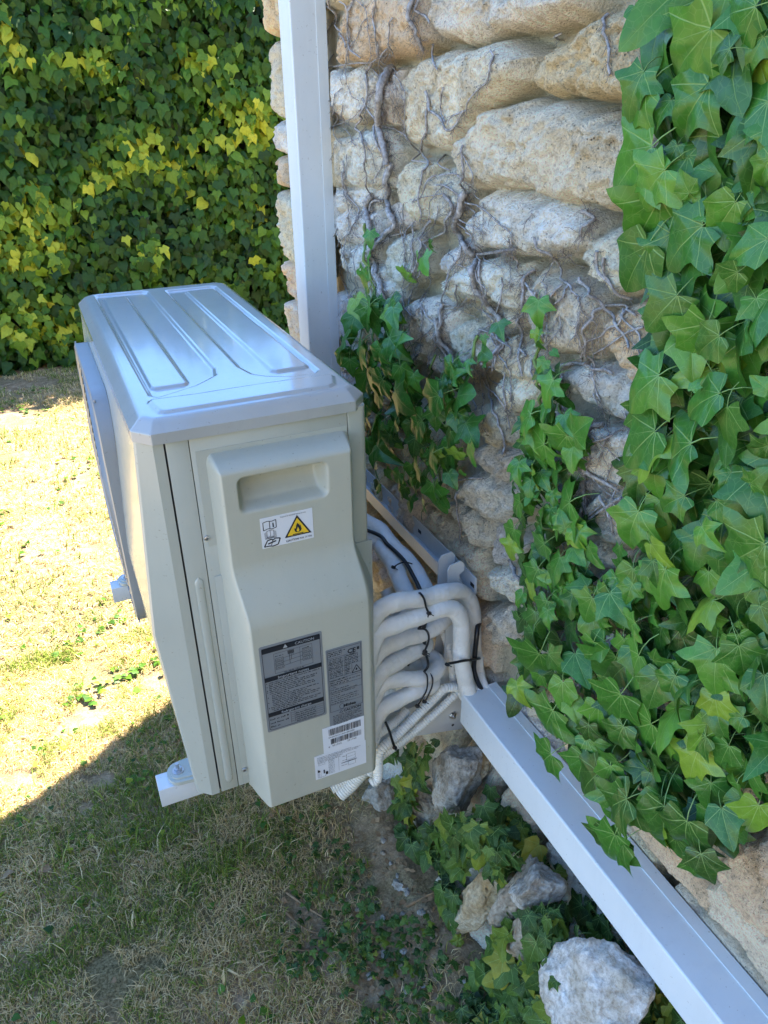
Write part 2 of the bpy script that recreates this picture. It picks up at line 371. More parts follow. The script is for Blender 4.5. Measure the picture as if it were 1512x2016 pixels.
# ------------------------------------------------------------------ stone wall
Z5 = lambda P: [(600 + a / 2.16, b / 2.16) for a, b in P]
Z6 = lambda P: [(650 + a / 2.326, 600 + b / 2.326) for a, b in P]
OR = (0.92, 0.74, 0.50); WH = (0.96, 0.92, 0.82); GY = (0.90, 0.84, 0.72); CR = (0.95, 0.86, 0.67)
ST = [
 (Z5([(185,-30),(470,-30),(495,170),(420,212),(200,262),(122,258),(140,150)]), OR, .05),
 (Z5([(505,-30),(1170,-60),(1150,50),(1010,80),(800,125),(690,160),(560,160),(515,110)]), CR, .05),
 (Z5([(940,300),(1010,200),(1150,130),(1300,70),(1470,50),(1470,400),(1300,405),(1000,390),(932,365)]), OR, .05),
 (Z5([(385,300),(520,240),(820,192),(925,225),(920,310),(840,400),(720,480),(640,600),(540,640),(395,600),(380,450)]), CR, .05),
 (Z5([(105,310),(200,290),(262,340),(262,470),(170,520),(112,465)]), WH, .045),
 (Z5([(275,320),(350,300),(362,420),(330,540),(272,500)]), GY, .04),
 (Z5([(690,590),(780,500),(930,445),(1200,490),(1480,560),(1480,850),(1260,890),(1120,870),(900,795),(735,795),(690,740),(672,660)]), CR, .06),
 (Z5([(612,640),(672,612),(686,745),(640,760)]), GY, .04),
 (Z5([(90,610),(170,570),(200,590),(225,560),(310,560),(345,640),(345,790),(240,800),(100,780)]), GY, .045),
 (Z5([(388,740),(430,700),(505,720),(515,940),(420,945),(383,860)]), CR, .045),
 (Z5([(525,760),(600,720),(662,790),(655,900),(612,955),(530,945)]), GY, .045),
 (Z5([(718,900),(780,818),(900,840),(1100,885),(1195,955),(1185,1045),(1050,1090),(860,1070),(740,1040),(708,980)]), WH, .055),
 (Z5([(100,812),(270,805),(280,900),(106,900)]), WH, .035),
 (Z5([(108,912),(270,906),(285,1030),(120,1045)]), WH, .04),
 (Z5([(122,1060),(285,1042),(285,1170),(210,1202),(140,1165)]), WH, .045),
 (Z5([(312,880),(390,862),(412,975),(322,990)]), GY, .04),
 (Z5([(318,1040),(400,1000),(472,1010),(485,1160),(400,1220),(338,1180)]), WH, .045),
 (Z5([(525,1140),(560,1080),(640,1022),(672,1060),(665,1130),(590,1182)]), WH, .04),
 (Z5([(568,1200),(700,1130),(760,1108),(900,1130),(932,1200),(922,1290),(880,1330),(740,1262),(600,1280)]), WH, .05),
 (Z5([(1168,1090),(1210,1000),(1300,985),(1440,1000),(1440,1210),(1320,1262),(1200,1182)]), GY, .05),
 (Z5([(915,1220),(980,1160),(1120,1180),(1230,1260),(1242,1350),(1205,1500),(1080,1492),(960,1440),(915,1330)]), CR, .055),
 (Z5([(1238,1400),(1280,1330),(1420,1310),(1490,1350),(1500,1700),(1420,1640),(1262,1500)]), OR, .05),
 (Z5([(425,1300),(520,1280),(605,1330),(595,1430),(560,1490),(445,1460)]), GY, .045),
 (Z5([(690,1290),(820,1330),(880,1345),(880,1400),(800,1400),(700,1370)]), CR, .035),
 (Z6([(535,110),(640,95),(745,150),(730,250),(610,285),(535,200)]), GY, .045),
 (Z6([(730,200),(800,150),(900,190),(965,330),(960,350),(880,350),(765,340),(722,270)]), CR, .045),
 (Z6([(320,210),(400,190),(415,260),(340,272)]), WH, .035),
 (Z6([(410,242),(520,230),(605,300),(560,342),(450,332)]), GY, .035),
 (Z6([(742,362),(860,345),(940,380),(925,440),(860,500),(780,470)]), CR, .045),
 (Z6([(1068,300),(1120,275),(1180,270),(1450,370),(1460,470),(1395,545),(1250,490),(1100,410)]), WH, .05),
 (Z6([(645,480),(740,450),(790,520),(805,640),(735,660),(660,580)]), CR, .045),
 (Z6([(642,690),(700,640),(820,690),(835,760),(780,832),(680,772)]), CR, .05),
 (Z6([(598,830),(680,782),(830,852),(852,950),(800,1010),(720,1000),(608,900)]), GY, .05),
 (Z6([(1135,620),(1200,540),(1380,580),(1440,650),(1430,800),(1372,880),(1240,852),(1160,740)]), WH, .05),
 (Z6([(1165,910),(1250,865),(1400,890),(1400,1050),(1312,1130),(1205,1050),(1168,980)]), CR, .05),
 (Z6([(508,930),(570,910),(705,985),(720,1060),(690,1110),(620,1110),(600,1020)]), GY, .045),
 (Z6([(730,1015),(790,1075),(845,1100),(825,1180),(720,1200),(690,1130)]), GY, .04),
 (Z6([(700,1230),(860,1200),(960,1290),(982,1390),(860,1400),(720,1330)]), GY, .045),
 (Z6([(685,1420),(820,1405),(885,1470),(860,1560),(700,1560)]), CR, .045),
 (Z6([(1155,1100),(1300,1150),(1290,1210),(1160,1230)]), WH, .035),
 (Z6([(880,1030),(985,1020),(1005,1130),(900,1150)]), CR, .035),
 ([(1400,1690),(1450,1650),(1530,1640),(1600,1800),(1540,1880),(1440,1800)], OR, .05),
 ([(1330,1560),(1420,1600),(1400,1660),(1340,1640)], CR, .04),
 ([(1000,1330),(1060,1300),(1080,1400),(1010,1420)], CR, .04),
]
stones = []
for P, c, h in ST:
    Q = [at(px, py, 0, WX - 0.018) for px, py in P]
    stones.append((np.array([(q[1], q[2]) for q in Q]), c, h))
# corner stones: they wrap round the end of the wall
cs = [(-60,72),(88,228),(240,303),(311,362),(377,508),(512,577),(586,662),(668,760)]
for k, (a, b) in enumerate(cs):
    z1 = at(500 + a * .14, a, 1, CORNER)[2]; z0 = at(500 + b * .14, b, 1, CORNER)[2]
    L = (0.20, 0.24, 0.17, 0.15, 0.27, 0.2, 0.17, 0.2)[k]; R_ = (0.28, 0.22, 0.25, 0.2, 0.3, 0.2, 0.26, 0.2)[k]
    c = (OR, CR, WH, OR, CR, OR, CR, GY)[k]
    stones.append((np.array([(CORNER - L, z0), (CORNER + R_, z0), (CORNER + R_ + .02, z1), (CORNER - L + .02, z1)]), c, .05))
for k in range(9):
    z0 = 1.42 + k * .14
    stones.append((np.array([(CORNER - .2 - .05 * (k % 3), z0), (CORNER + .26, z0), (CORNER + .26, z0 + .125), (CORNER - .22, z0 + .125)]), (OR, CR, WH)[k % 3], .045))
for k in range(5):
    z0 = -.55 + k * .165
    stones.append((np.array([(CORNER - .2 - .05 * (k % 3), z0), (CORNER + .26, z0), (CORNER + .26, z0 + .15), (CORNER - .22, z0 + .15)]), (OR, CR, WH)[k % 3], .045))

U0, U1 = -1.7, 2.3
us = np.unique(np.round(np.concatenate([np.arange(U0, -.98, .012), np.arange(-.98, 1.33, .0032), np.arange(1.33, U1, .012)]), 5))
zs = np.unique(np.round(np.concatenate([np.arange(-.64, -.5, .01), np.arange(-.5, 1.40, .0032), np.arange(1.40, 2.7, .012)]), 5))
UU, ZZ = np.meshgrid(us, zs, indexing='ij')
WU = UU + 0.015 * fbm(UU, ZZ, 13, 3, 3) + 0.010 * fbm(UU, ZZ, 55, 2, 5)
WZ = ZZ + 0.015 * fbm(UU, ZZ, 13, 3, 11) + 0.010 * fbm(UU, ZZ, 55, 2, 13)
def polydist(P, x, y):
    n = len(P); d = np.full(x.shape, 1e9); ins = np.zeros(x.shape, bool)
    for i in range(n):
        a = P[i]; b = P[(i + 1) % n]; ab = b - a
        t = np.clip(((x - a[0]) * ab[0] + (y - a[1]) * ab[1]) / (ab @ ab + 1e-12), 0, 1)
        d = np.minimum(d, np.hypot(x - a[0] - t * ab[0], y - a[1] - t * ab[1]))
        c = (a[1] > y) != (b[1] > y)
        with np.errstate(divide='ignore', invalid='ignore'):
            ins ^= c & (x < (b[0] - a[0]) * (y - a[1]) / (b[1] - a[1] + 1e-15) + a[0])
    return np.where(ins, d, -d)
H = np.zeros(UU.shape); TINT = np.zeros(UU.shape + (3,)); MOR = np.ones(UU.shape); taken = np.full(UU.shape, -1.0)
def put_stone(P, c, hs, filler=False):
    global H
    lo = P.min(0) - .03; hi = P.max(0) + .03
    i0, i1 = np.searchsorted(us, [lo[0], hi[0]]); j0, j1 = np.searchsorted(zs, [lo[1], hi[1]])
    if i1 - i0 < 2 or j1 - j0 < 2: return
    sl_ = (slice(i0, i1), slice(j0, j1))
    d = polydist(P, WU[sl_], WZ[sl_])
    if filler:
        cc = d > 0
        if cc.sum() == 0 or (taken[sl_][cc] > -.004).mean() > .22: return
        d = np.minimum(d, -taken[sl_] - .006)
    r = min(.020, .40 * min(hi[0] - lo[0] - .06, hi[1] - lo[1] - .06)) + .006
    t = np.clip((d + .008) / r, 0, 1)
    cx, cz = P.mean(0)
    tilt = 1 + random.uniform(-.9, .9) * (UU[sl_] - cx) / .4 + random.uniform(-.2, .9) * (ZZ[sl_] - cz) / .3
    h = (hs * 1.38 + .006) * np.sqrt(np.clip(1 - (1 - t) ** 2.0, 0, 1)) * np.clip(tilt, .55, 1.5)
    m = h > H[sl_]
    H[sl_] = np.where(m, h, H[sl_])
    col = np.array(c) * random.uniform(.88, 1.1) * np.array([1, random.uniform(.97, 1.02), random.uniform(.92, 1.06)])
    TINT[sl_] = np.where(m[..., None], col, TINT[sl_])
    MOR[sl_] = np.where(m, 1 - sst(-.008, -.002, d), MOR[sl_])
    if not filler: taken[sl_] = np.maximum(taken[sl_], d)
for P, c, h in stones: put_stone(P, c, h)
taken = np.where(taken < -.5, -.02 - .5, taken)
tk = taken > -.004
z = -.66
while z < 2.7:
    rh = random.uniform(.075, .13) if z > .1 else random.uniform(.11, .18)
    u = U0 + random.uniform(-.1, 0)
    while u < U1:
        w = random.uniform(.11, .26)
        j = lambda: random.uniform(-.012, .012)
        P = np.array([(u + j(), z + j()), (u + w * .5, z + j() * .8), (u + w + j(), z + j()), (u + w + j() * 1.2, z + rh * .5), (u + w - .015 + j(), z + rh - .008 + j()), (u + w * .5, z + rh + j() * .5), (u + .012 + j(), z + rh - .01 + j()), (u + j() * 1.2, z + rh * .5)])
        # shave the filler where traced stones already lie
        put_stone(P, random.choice([OR, CR, CR, WH, GY]), random.uniform(.035, .05), True)
        u += w + .018
    z += rh + .018
chip = .006 * sst(.10, .14, fbm(UU, ZZ, 20, 3, 41)) + .004 * sst(.06, .09, fbm(UU * .5, ZZ, 48, 2, 43))      # broken faces with crisp edges
rough = -chip + .016 * fbm(UU, ZZ, 18, 3, 21) + .012 * fbm(UU, ZZ, 55, 3, 23) - .016 * np.clip(fbm(UU, ZZ, 120, 2, 25), 0, 1) - .006 * sst(.015, .0, np.abs(fbm(UU * .6, ZZ, 9, 3, 33)))
layer = .006 * fbm(UU * .35, ZZ, 55, 2, 27)                           # bedding layers of the limestone
HT = H + np.where(H > .004, (rough + layer) * np.clip(H / .03, 0, 1), .010 * fbm(UU, ZZ, 14, 4, 29) + .002) - .046
def foot(z):                                                             # the wall's foot swells outwards
    return 0.10 * (1 - sst(-0.5, -0.06, z))
HT = HT + foot(ZZ)
behind = ((UU < .02) & (ZZ > -.075) & (ZZ < .125)) | ((UU > .80) & (UU < .935))      # the masonry was dressed flat under the ducts
HT = np.where(behind, np.minimum(HT, -.012), HT)
HT = np.where((UU > .70) & (UU <= .80), np.minimum(HT, -.012 + (.80 - UU) * .45), HT)
HT = np.where((UU < .02) & (ZZ >= .125) & (ZZ < .30), np.minimum(HT, .0 + (ZZ - .125) * .30), HT)
# carry (u, z, h) onto the wall and round its corner
RC = .03; arc = RC * math.pi / 2; UC = CORNER - RC
ph = np.clip((UU - UC) / arc, 0, 1) * (math.pi / 2)
over = np.clip(UU - UC - arc, 0, None)
bx = np.where(UU < UC, WX, WX + RC - RC * np.cos(ph)) + over
by = np.where(UU < UC, UU, UC + RC * np.sin(ph))
nx = -np.cos(ph); ny = np.sin(ph)
VX = bx + nx * HT; VY = by + ny * HT
wall = empty('stone_wall', (WX, 0, GZ), 'pale limestone rubble wall with recessed cream mortar behind the white unit', 'wall')
rgba = np.concatenate([TINT, np.ones(TINT.shape[:2] + (1,))], -1)
nmesh('masonry', np.stack([VX, VY, ZZ], -1).reshape(-1, 3), gridf(len(us), len(zs))[:, ::-1], M_STONE, wall,
      attrs={'tint': ('FLOAT_COLOR', rgba.reshape(-1, 4)), 'mortar': ('FLOAT', MOR.ravel())})
mb = MB(); mb.box(.66, 4.0, -6.0, CORNER - .05, -.7, 4.3); mb.box(.60, .70, -6.0, -1.66, -.7, 4.3); mb.box(.60, .70, -6.1, CORNER - .02, 2.66, 4.3)
mb.box(-5.0, .70, -7.2, -5.9, -.7, 4.3)            # unseen wing added behind the viewer to block low sky light
mb.build('wall_core', simple('plain_render', [(0.3, (0.46, 0.41, 0.31)), (0.7, (0.60, 0.54, 0.42))], 12), wall, False)
def surf(y, z):
    """how far the masonry's face stands at (y, z)"""
    i = np.clip(np.searchsorted(us, y), 1, len(us) - 2); j = np.clip(np.searchsorted(zs, z), 1, len(zs) - 2)
    return float(np.min(VX[i - 1:i + 2, j - 1:j + 2]))

# ------------------------------------------------------------------ leaves
HALF = [(0.0, .03), (.10, -.07), (.24, -.14), (.38, -.13), (.42, -.02), (.44, .08), (.56, .20), (.70, .37), (.52, .39), (.34, .44), (.27, .56), (.17, .75), (.07, .90), (0, 1.0)]
HALF2 = [(0.0, .04), (.14, -.10), (.34, -.12), (.44, .02), (.50, .16), (.56, .34), (.42, .44), (.34, .54), (.22, .74), (.09, .90), (0, .98)]
HALFS = [(0, 0), (.28, -.14), (.44, .02), (.62, .33), (.33, .42), (.18, .74), (0, 1.0)]
HALFR = [(0, 0), (.30, -.10), (.46, .08), (.50, .32), (.30, .62), (0, .98)]
def smooth_half(half, tips):
    """round the outline between its pointed tips"""
    out = []; cuts = [0] + tips + [len(half) - 1]
    for a, b in zip(cuts, cuts[1:]):
        P = [np.array(p, float) for p in half[a:b + 1]]
        if len(P) < 3: seg = P[:-1]
        else:
            Q = [2 * P[0] - P[1]] + P + [2 * P[-1] - P[-2]]; seg = []
            for i in range(1, len(Q) - 2):
                for t in (0, .5):
                    seg.append(0.5 * ((2 * Q[i]) + (-Q[i - 1] + Q[i + 1]) * t + (2 * Q[i - 1] - 5 * Q[i] + 4 * Q[i + 1] - Q[i + 2]) * t * t + (-Q[i - 1] + 3 * Q[i] - 3 * Q[i + 1] + Q[i + 2]) * t ** 3))
        out += [tuple(p) for p in seg]
    return out + [half[-1]]
def leaf_tpl(half, rings=(.34, .68, 1.0), curl=.18, petiole=True, fold=.10, wave=.03, seed=0):
    out = half + [(-x, y) for x, y in reversed(half[1:-1])]
    n = len(out); c = (0, .22); V = [c]; F = []
    def zz(x, y):
        r = math.hypot(x, y - .2); a = math.atan2(x, y - .2)
        return -curl * r * r * (1.0 + .35 * math.sin(5 * a + seed)) + fold * abs(x) - .14 * max(0, y - .35) ** 2 * (1 + seed % 3) + wave * math.sin(9 * a + seed * 2) * r * r + .05 * seed % .07 * x
    for q in rings: V += [(c[0] + (x - c[0]) * q, c[1] + (y - c[1]) * q) for x, y in out]
    for i in range(n):
        k = (i + 1) % n; F.append((0, 1 + i, 1 + k, 1 + k))
        for g in range(len(rings) - 1): F.append((1 + g * n + i, 1 + (g + 1) * n + i, 1 + (g + 1) * n + k, 1 + g * n + k))
    P = [(x, y, zz(x, y)) for x, y in V]
    if petiole:
        b = len(P); w = .009
        path = [(0, .02, 0), (.02, -.15, -.04), (.05, -.32, -.18), (.06, -.42, -.38)]
        for q in path: P += [(q[0] - w, q[1], q[2]), (q[0] + w, q[1], q[2] + .004), (q[0], q[1] + w, q[2] - 2 * w)]
        for i in range(len(path) - 1):
            for k in range(3):
                k2 = (k + 1) % 3; F.append((b + 3 * i + k, b + 3 * i + k2, b + 3 * i + 3 + k2, b + 3 * i + 3 + k))
    P = np.array(P); P[:, 0] *= .86; L = P.copy(); L[:, 2] = 0
    if petiole: L[b:, 0] = 0.0; L[b:, 1] = .3
    F = np.array(F); tri = F[F[:, 2] == F[:, 3]][:, :3]; quad = F[F[:, 2] != F[:, 3]]
    return P, L, tri, quad
HA = smooth_half(HALF, [3, 7]); HB = smooth_half(HALF2, [2, 5])
HALF3 = [(0, .03), (.12, -.08), (.30, -.17), (.40, -.20), (.42, -.06), (.46, .04), (.62, .10), (.80, .22), (.62, .32), (.42, .38), (.36, .52), (.30, .70), (.14, .92), (0, 1.02)]
HC = smooth_half(HALF3, [3, 7])
TP_BIG = [leaf_tpl(HA, curl=.22, seed=1), leaf_tpl(HA, curl=.40, fold=.24, seed=2), leaf_tpl(HB, curl=.26, fold=.16, seed=3), leaf_tpl(HC, curl=.30, fold=.2, seed=4), leaf_tpl(HC, curl=.12, fold=-.08, seed=5)]
TP_SM = [leaf_tpl(HALFS, (1.0,), .25, False), leaf_tpl(HALFS, (1.0,), .4, False, .2), leaf_tpl(HALFR, (1.0,), .3, False)]
def frame(yd, nrm):
    y = np.array(yd, float); y /= np.linalg.norm(y); n = np.array(nrm, float); n -= y * (n @ y); n /= np.linalg.norm(n) + 1e-9
    return np.stack([np.cross(y, n), y, n], 1)
def foliage(name, leaves, mat_, parent, tpls):
    """leaves: (pos, frame 3x3, size, tint, template)"""
    Vs = []; Ls = []; Ts = []; T3 = []; T4 = []; b = 0
    for pos, fr, s, t, k in leaves:
        P, L, tri, quad = tpls[k % len(tpls)]
        sx = 1 + random.uniform(-.12, .12)
        V = (P * [s * sx, s, s * random.uniform(.6, 1.5)]) @ fr.T + pos
        Vs.append(V); Ls.append(L); Ts.append(np.full(len(P), t)); T3.append(tri + b)
        if len(quad): T4.append(quad + b)
        b += len(P)
    F = [np.concatenate(T3)] + ([np.concatenate(T4)] if T4 else [])
    return nmesh(name, np.concatenate(Vs), F, mat_, parent, True, {'tint': ('FLOAT', np.concatenate(Ts)), 'leafco': ('FLOAT_VECTOR', np.concatenate(Ls))})
def inpoly(P, x, y): return polydist(np.array(P, float), np.array([x]), np.array([y]))[0] > 0
def wall_leaf(px, py, off, size, tdir, spread=.5, outw=1.0):
    q = at(px, py, 0, WX - .03 - off)
    yd = np.array([random.gauss(0, .18) - .25 * outw * random.random(), tdir[0] + random.gauss(0, spread), tdir[1] + random.gauss(0, spread * .7)])
    nr = np.array([-1.0, random.gauss(-.15, .55), random.gauss(.30, .5)])
    return q, frame(yd, nr), size
def fill(polys, n, size, off, tint, tdir=(-.35, -1), spread=.5, scale_px=None, gap=None):
    out = []; P = [p for p in polys]
    for poly in P:
        a = np.array(poly, float); lo, hi = a.min(0), a.max(0)
        area = .5 * abs(np.dot(a[:, 0], np.roll(a[:, 1], 1)) - np.dot(a[:, 1], np.roll(a[:, 0], 1)))
        k = int(n * area / 1e5); c = 0
        while c < k:
            x = random.uniform(lo[0], hi[0]); y = random.uniform(lo[1], hi[1])
            if not inpoly(poly, x, y): continue
            c += 1
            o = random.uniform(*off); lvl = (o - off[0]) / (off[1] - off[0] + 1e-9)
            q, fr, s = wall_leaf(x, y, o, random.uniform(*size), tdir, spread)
            t = np.clip(random.gauss(tint + .30 * (lvl - .5), .17), 0, .93)  # leaves nearer the wall get a darker tint, shade painted into the depth
            out.append((q, fr, s, t, random.randrange(5)))
    return out
def traced(lst, x, tint, tp=None, jitter=.06, conv=lambda p: p):
    """leaf from its stalk point to its tip, both read off the photograph"""
    out = []
    for k, (ax_, ay_, tx_, ty_) in enumerate(lst):
        (ax_, ay_), (tx_, ty_) = conv((ax_, ay_)), conv((tx_, ty_))
        xo = x + random.uniform(-.012, .012)
        a = at(ax_, ay_, 0, xo); b = at(tx_, ty_, 0, xo - random.uniform(-.01, .015))
        s = np.linalg.norm(b - a)
        if s > .078: a = b + (a - b) * (.078 / s); s = .078
        nr = np.array([-1, random.gauss(-.25, .38), random.gauss(.35, .38)])
        out.append((a, frame(b - a, nr), s, np.clip(random.gauss(tint, jitter), 0, 1), random.randrange(5)))
    return out
R4 = lambda p: (1000 + p[0] / 1.68, p[1] / 1.68)
def onwall(px, py):
    """where the line of sight through a photograph pixel meets the masonry"""
    for k in range(46):
        x = .515 + k * .003; q = at(px, py, 0, x)
        if x >= surf(q[1], q[2]): return q
    return q
def stems(name, lst, parent, mat_, base=.6, off=.012, smp=True):
    for k, (pts, r) in enumerate(lst):
        S = spline([(px, py, 0) for px, py in pts], 7.0)
        A = np.array([onwall(q[0], q[1]) for q in S])
        A[:, 1] += .0018 * np.sin(np.arange(len(A)) * .9 + k); A[:, 2] += .0012 * np.sin(np.arange(len(A)) * .7 + 2 * k)
        for _ in range(2):
            B = A.copy(); B[1:-1] = .25 * A[:-2] + .5 * A[1:-1] + .25 * A[2:]; A = B
        for q in A: q[0] = min(q[0], surf(q[1], q[2])) - r * (.5 if r < .004 else .9) - off * .1
        if len(A) > 4: B = A.copy(); B[1:-1, 0] = np.minimum(A[1:-1, 0], .5 * (A[:-2, 0] + A[2:, 0])); A = B
        m = len(A); rr = [r * (1 - .35 * i / m) * (1 + .18 * math.sin(i * 1.7 + k) * math.sin(i * .53)) for i in range(m)]
        mb = MB(); mb.tube(A, rr, 6); mb.build(name, mat_, parent, angle=80, fix=False)

# --- big curtain of ivy on the right
ivy1 = empty('ivy_plant', (WX, -.3, .1), 'thick curtain of large bright green ivy leaves covering the right side of the wall', 'ivy', 'ivy growing on the stone wall')
big = [(820,20,670,60),(680,85,490,295),(665,280,508,490),(860,335,690,490),(480,480,318,640),(520,560,402,700),(505,650,395,850),(470,800,362,980),(755,665,655,810),(645,745,490,885),
 (860,790,705,870),(560,975,440,1100),(662,1070,572,1255),(500,1240,358,1350),(820,985,862,1110),(700,1300,560,1365),(725,1345,718,1510),(605,1465,470,1562),(520,1395,358,1545),
 (860,1290,795,1240),(585,1640,470,1690),(690,1655,795,1735),(432,1690,368,1835),(545,1835,470,1885),(860,1475,760,1500),(850,1800,685,1885),(450,1880,495,2000),(412,1930,380,2010),
 (448,235,372,395),(420,20,410,95),(455,300,355,460),(455,40,440,110),(735,160,648,180),(845,120,775,255),(870,520,800,640),(600,640,560,560),(700,1110,600,1180),(760,900,650,960),(610,1290,640,1240),(740,1560,690,1640),(640,1740,690,1830),(800,1600,850,1560),(540,330,470,420),(560,480,520,560)]
L = traced(big, .505, .66, jitter=.11, conv=R4)
RC_POLY = [(1262,-20),(1560,-20),(1560,1560),(1460,1600),(1400,1560),(1300,1620),(1200,1560),(1100,1430),(1010,1370),(1015,1290),(1040,1210),(1120,1150),(1215,1060),(1235,900),(1255,760),(1290,600),(1265,470),(1290,300),(1275,140)]
RC_HI = [(1290,-30),(1560,-30),(1560,1100),(1250,1090),(1245,900),(1275,760),(1300,600),(1285,450),(1310,300),(1300,120)]
RC_LO = [(1215,1070),(1560,1060),(1560,1560),(1460,1600),(1390,1640),(1290,1620),(1200,1560),(1100,1430),(1010,1370),(1015,1290),(1040,1210),(1120,1150)]
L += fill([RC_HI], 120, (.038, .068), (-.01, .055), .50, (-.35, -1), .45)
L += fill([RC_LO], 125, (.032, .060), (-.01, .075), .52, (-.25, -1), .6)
low = [(1090,1250,1030,1330),(1265,1270,1230,1362),(1238,1350,1175,1420),(1090,1395,1060,1455),(1085,1485,1050,1512),(1300,1420,1225,1440),(1310,1555,1190,1700),(1225,1610,1185,1700),(1215,1500,1175,1500),
 (1390,1450,1340,1470),(1400,1540,1395,1610),(1215,1290,1180,1350),(1150,1490,1130,1550),(1330,1330,1300,1390),(1455,1270,1470,1350),(1410,1390,1420,1470),(1375,1690,1395,1755),(1180,1210,1190,1260),(1285,1300,1330,1310)]
L += traced(low, .50, .62)
droop = [(1310,1560,1300,1680),(1265,1540,1195,1625),(1220,1620,1188,1700),(1330,1650,1360,1720),(1380,1680,1400,1755),(1180,1520,1130,1565),(1240,1570,1170,1600),(1355,1600,1340,1700),(1420,1590,1440,1680)]
L += traced(droop, .49, .40)
foliage('foliage', L, M_IVY, ivy1, TP_BIG)
stems('stem', [([(1500,-20),(1450,200),(1420,420),(1440,700),(1400,900),(1380,1150),(1300,1400)], .005), ([(1400,-20),(1380,200),(1340,420),(1350,640),(1330,900),(1300,1100)], .004), ([(1300,1100),(1220,1230),(1180,1400)], .0035), ([(1010,1100),(1100,1240),(1230,1420),(1330,1560)], .004)], ivy1, M_VINE)
# --- middle strand
ivy2 = empty('ivy_plant', (WX, -.08, .4), 'narrow upright strand of small fresh green ivy on bare stones beside the dense curtain', 'ivy', 'ivy growing on the stone wall')
midl = [(105,1110,88,1145),(125,1190,92,1235),(150,1255,102,1350),(145,1160,170,1180),(75,1370,8,1425),(185,1370,205,1440),(195,1440,140,1510),(215,1440,265,1390),(120,1470,48,1505),(38,1540,62,1590),(105,1560,130,1625),
 (40,1660,8,1710),(205,1660,135,1720),(20,1750,-8,1830),(215,1810,245,1870),(130,1450,150,1530),(195,1530,240,1500),(110,1620,60,1600),(60,1640,75,1720),(190,1750,170,1690),(120,1800,80,1830),(100,1880,60,1960),(160,1880,150,1950),(50,1960,20,2010),(210,1890,220,1960),(135,1330,100,1400),(160,1700,200,1740)]
L = traced(midl, .535, .72, conv=R4)
MID = [(1045,770),(1075,700),(1112,740),(1148,820),(1150,960),(1160,1090),(1150,1180),(1080,1230),(1010,1220),(1010,1100),(995,1000),(1020,900)]
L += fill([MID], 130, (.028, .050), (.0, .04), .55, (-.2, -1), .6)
L += traced([(1060,590,1055,650),(1052,650,1062,680),(1070,600,1058,590)], .55, .82)
foliage('foliage', L, M_IVY, ivy2, TP_BIG)
stems('stem', [([(1060,590),(1070,700),(1080,820),(1090,960),(1090,1100),(1070,1240)], .003), ([(1100,760),(1120,880),(1110,1040)], .0025)], ivy2, M_STEM)
# --- tufts near the duct
ivy3 = empty('ivy_plant', (WX, .35, .4), 'drooping ivy tuft of broad dull green leaves between vertical duct and white unit', 'ivy', 'ivy growing on the stone wall')
C6 = lambda p: (650 + p[0] / 2.326, 600 + p[1] / 2.326)
t3 = [(180,10,165,110),(290,10,290,110),(150,130,120,300),(270,150,345,265),(265,340,350,500),(230,560,250,660),(100,130,20,210),(200,260,150,330),(320,280,360,420),(300,200,330,130),(90,250,100,340),(240,340,190,420),(200,620,260,720),(230,200,200,300)]
L = traced(t3, .52, .66, conv=C6)
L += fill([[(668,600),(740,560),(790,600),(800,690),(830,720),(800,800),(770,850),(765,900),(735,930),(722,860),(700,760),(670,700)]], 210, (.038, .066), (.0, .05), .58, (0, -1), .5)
L += traced([(728,455,725,490),(727,495,722,525),(716,530,718,580)], .56, .82)
foliage('foliage', L, M_IVY, ivy3, TP_BIG)
stems('stem', [([(722,440),(730,520),(745,600),(740,700),(745,800)], .0035), ([(745,560),(720,640),(700,720)], .0025)], ivy3, M_STEM)
ivy4 = empty('ivy_plant', (WX, .2, .38), 'shaggy ivy tuft with leaves hanging over the wall rail above the pipes', 'ivy', 'ivy growing on the stone wall')
t4 = [(450,500,350,600),(550,580,540,700),(560,270,520,370),(640,250,620,320),(690,210,720,240),(700,140,705,190),(770,80,780,150),(470,680,430,740),(470,820,490,970),(400,740,380,800),(560,340,600,290),(520,410,400,440),(620,540,660,640),(640,640,655,750),(540,770,580,850),(600,760,620,810),(500,240,510,265),(700,270,730,230),(580,420,640,400),(400,540,370,590)]
L = traced(t4, .525, .58, conv=C6)
L += fill([[(850,730),(900,700),(935,790),(925,860),(900,930),(880,985),(850,960),(810,930),(800,850),(820,790)], [(735,930),(800,900),(860,960),(855,1000),(800,985),(750,965)]], 230, (.026, .048), (.0, .045), .52, (0, -1), .6)
L += traced([(800,535,795,560),(832,505,835,540),(848,475,845,500),(822,500,820,520)], .56, .8)
foliage('foliage', L, M_IVY, ivy4, TP_BIG)
stems('stem', [([(945,660),(930,720),(900,800),(880,900),(870,960)], .003), ([(860,700),(840,800),(850,900)], .0025)], ivy4, M_STEM)
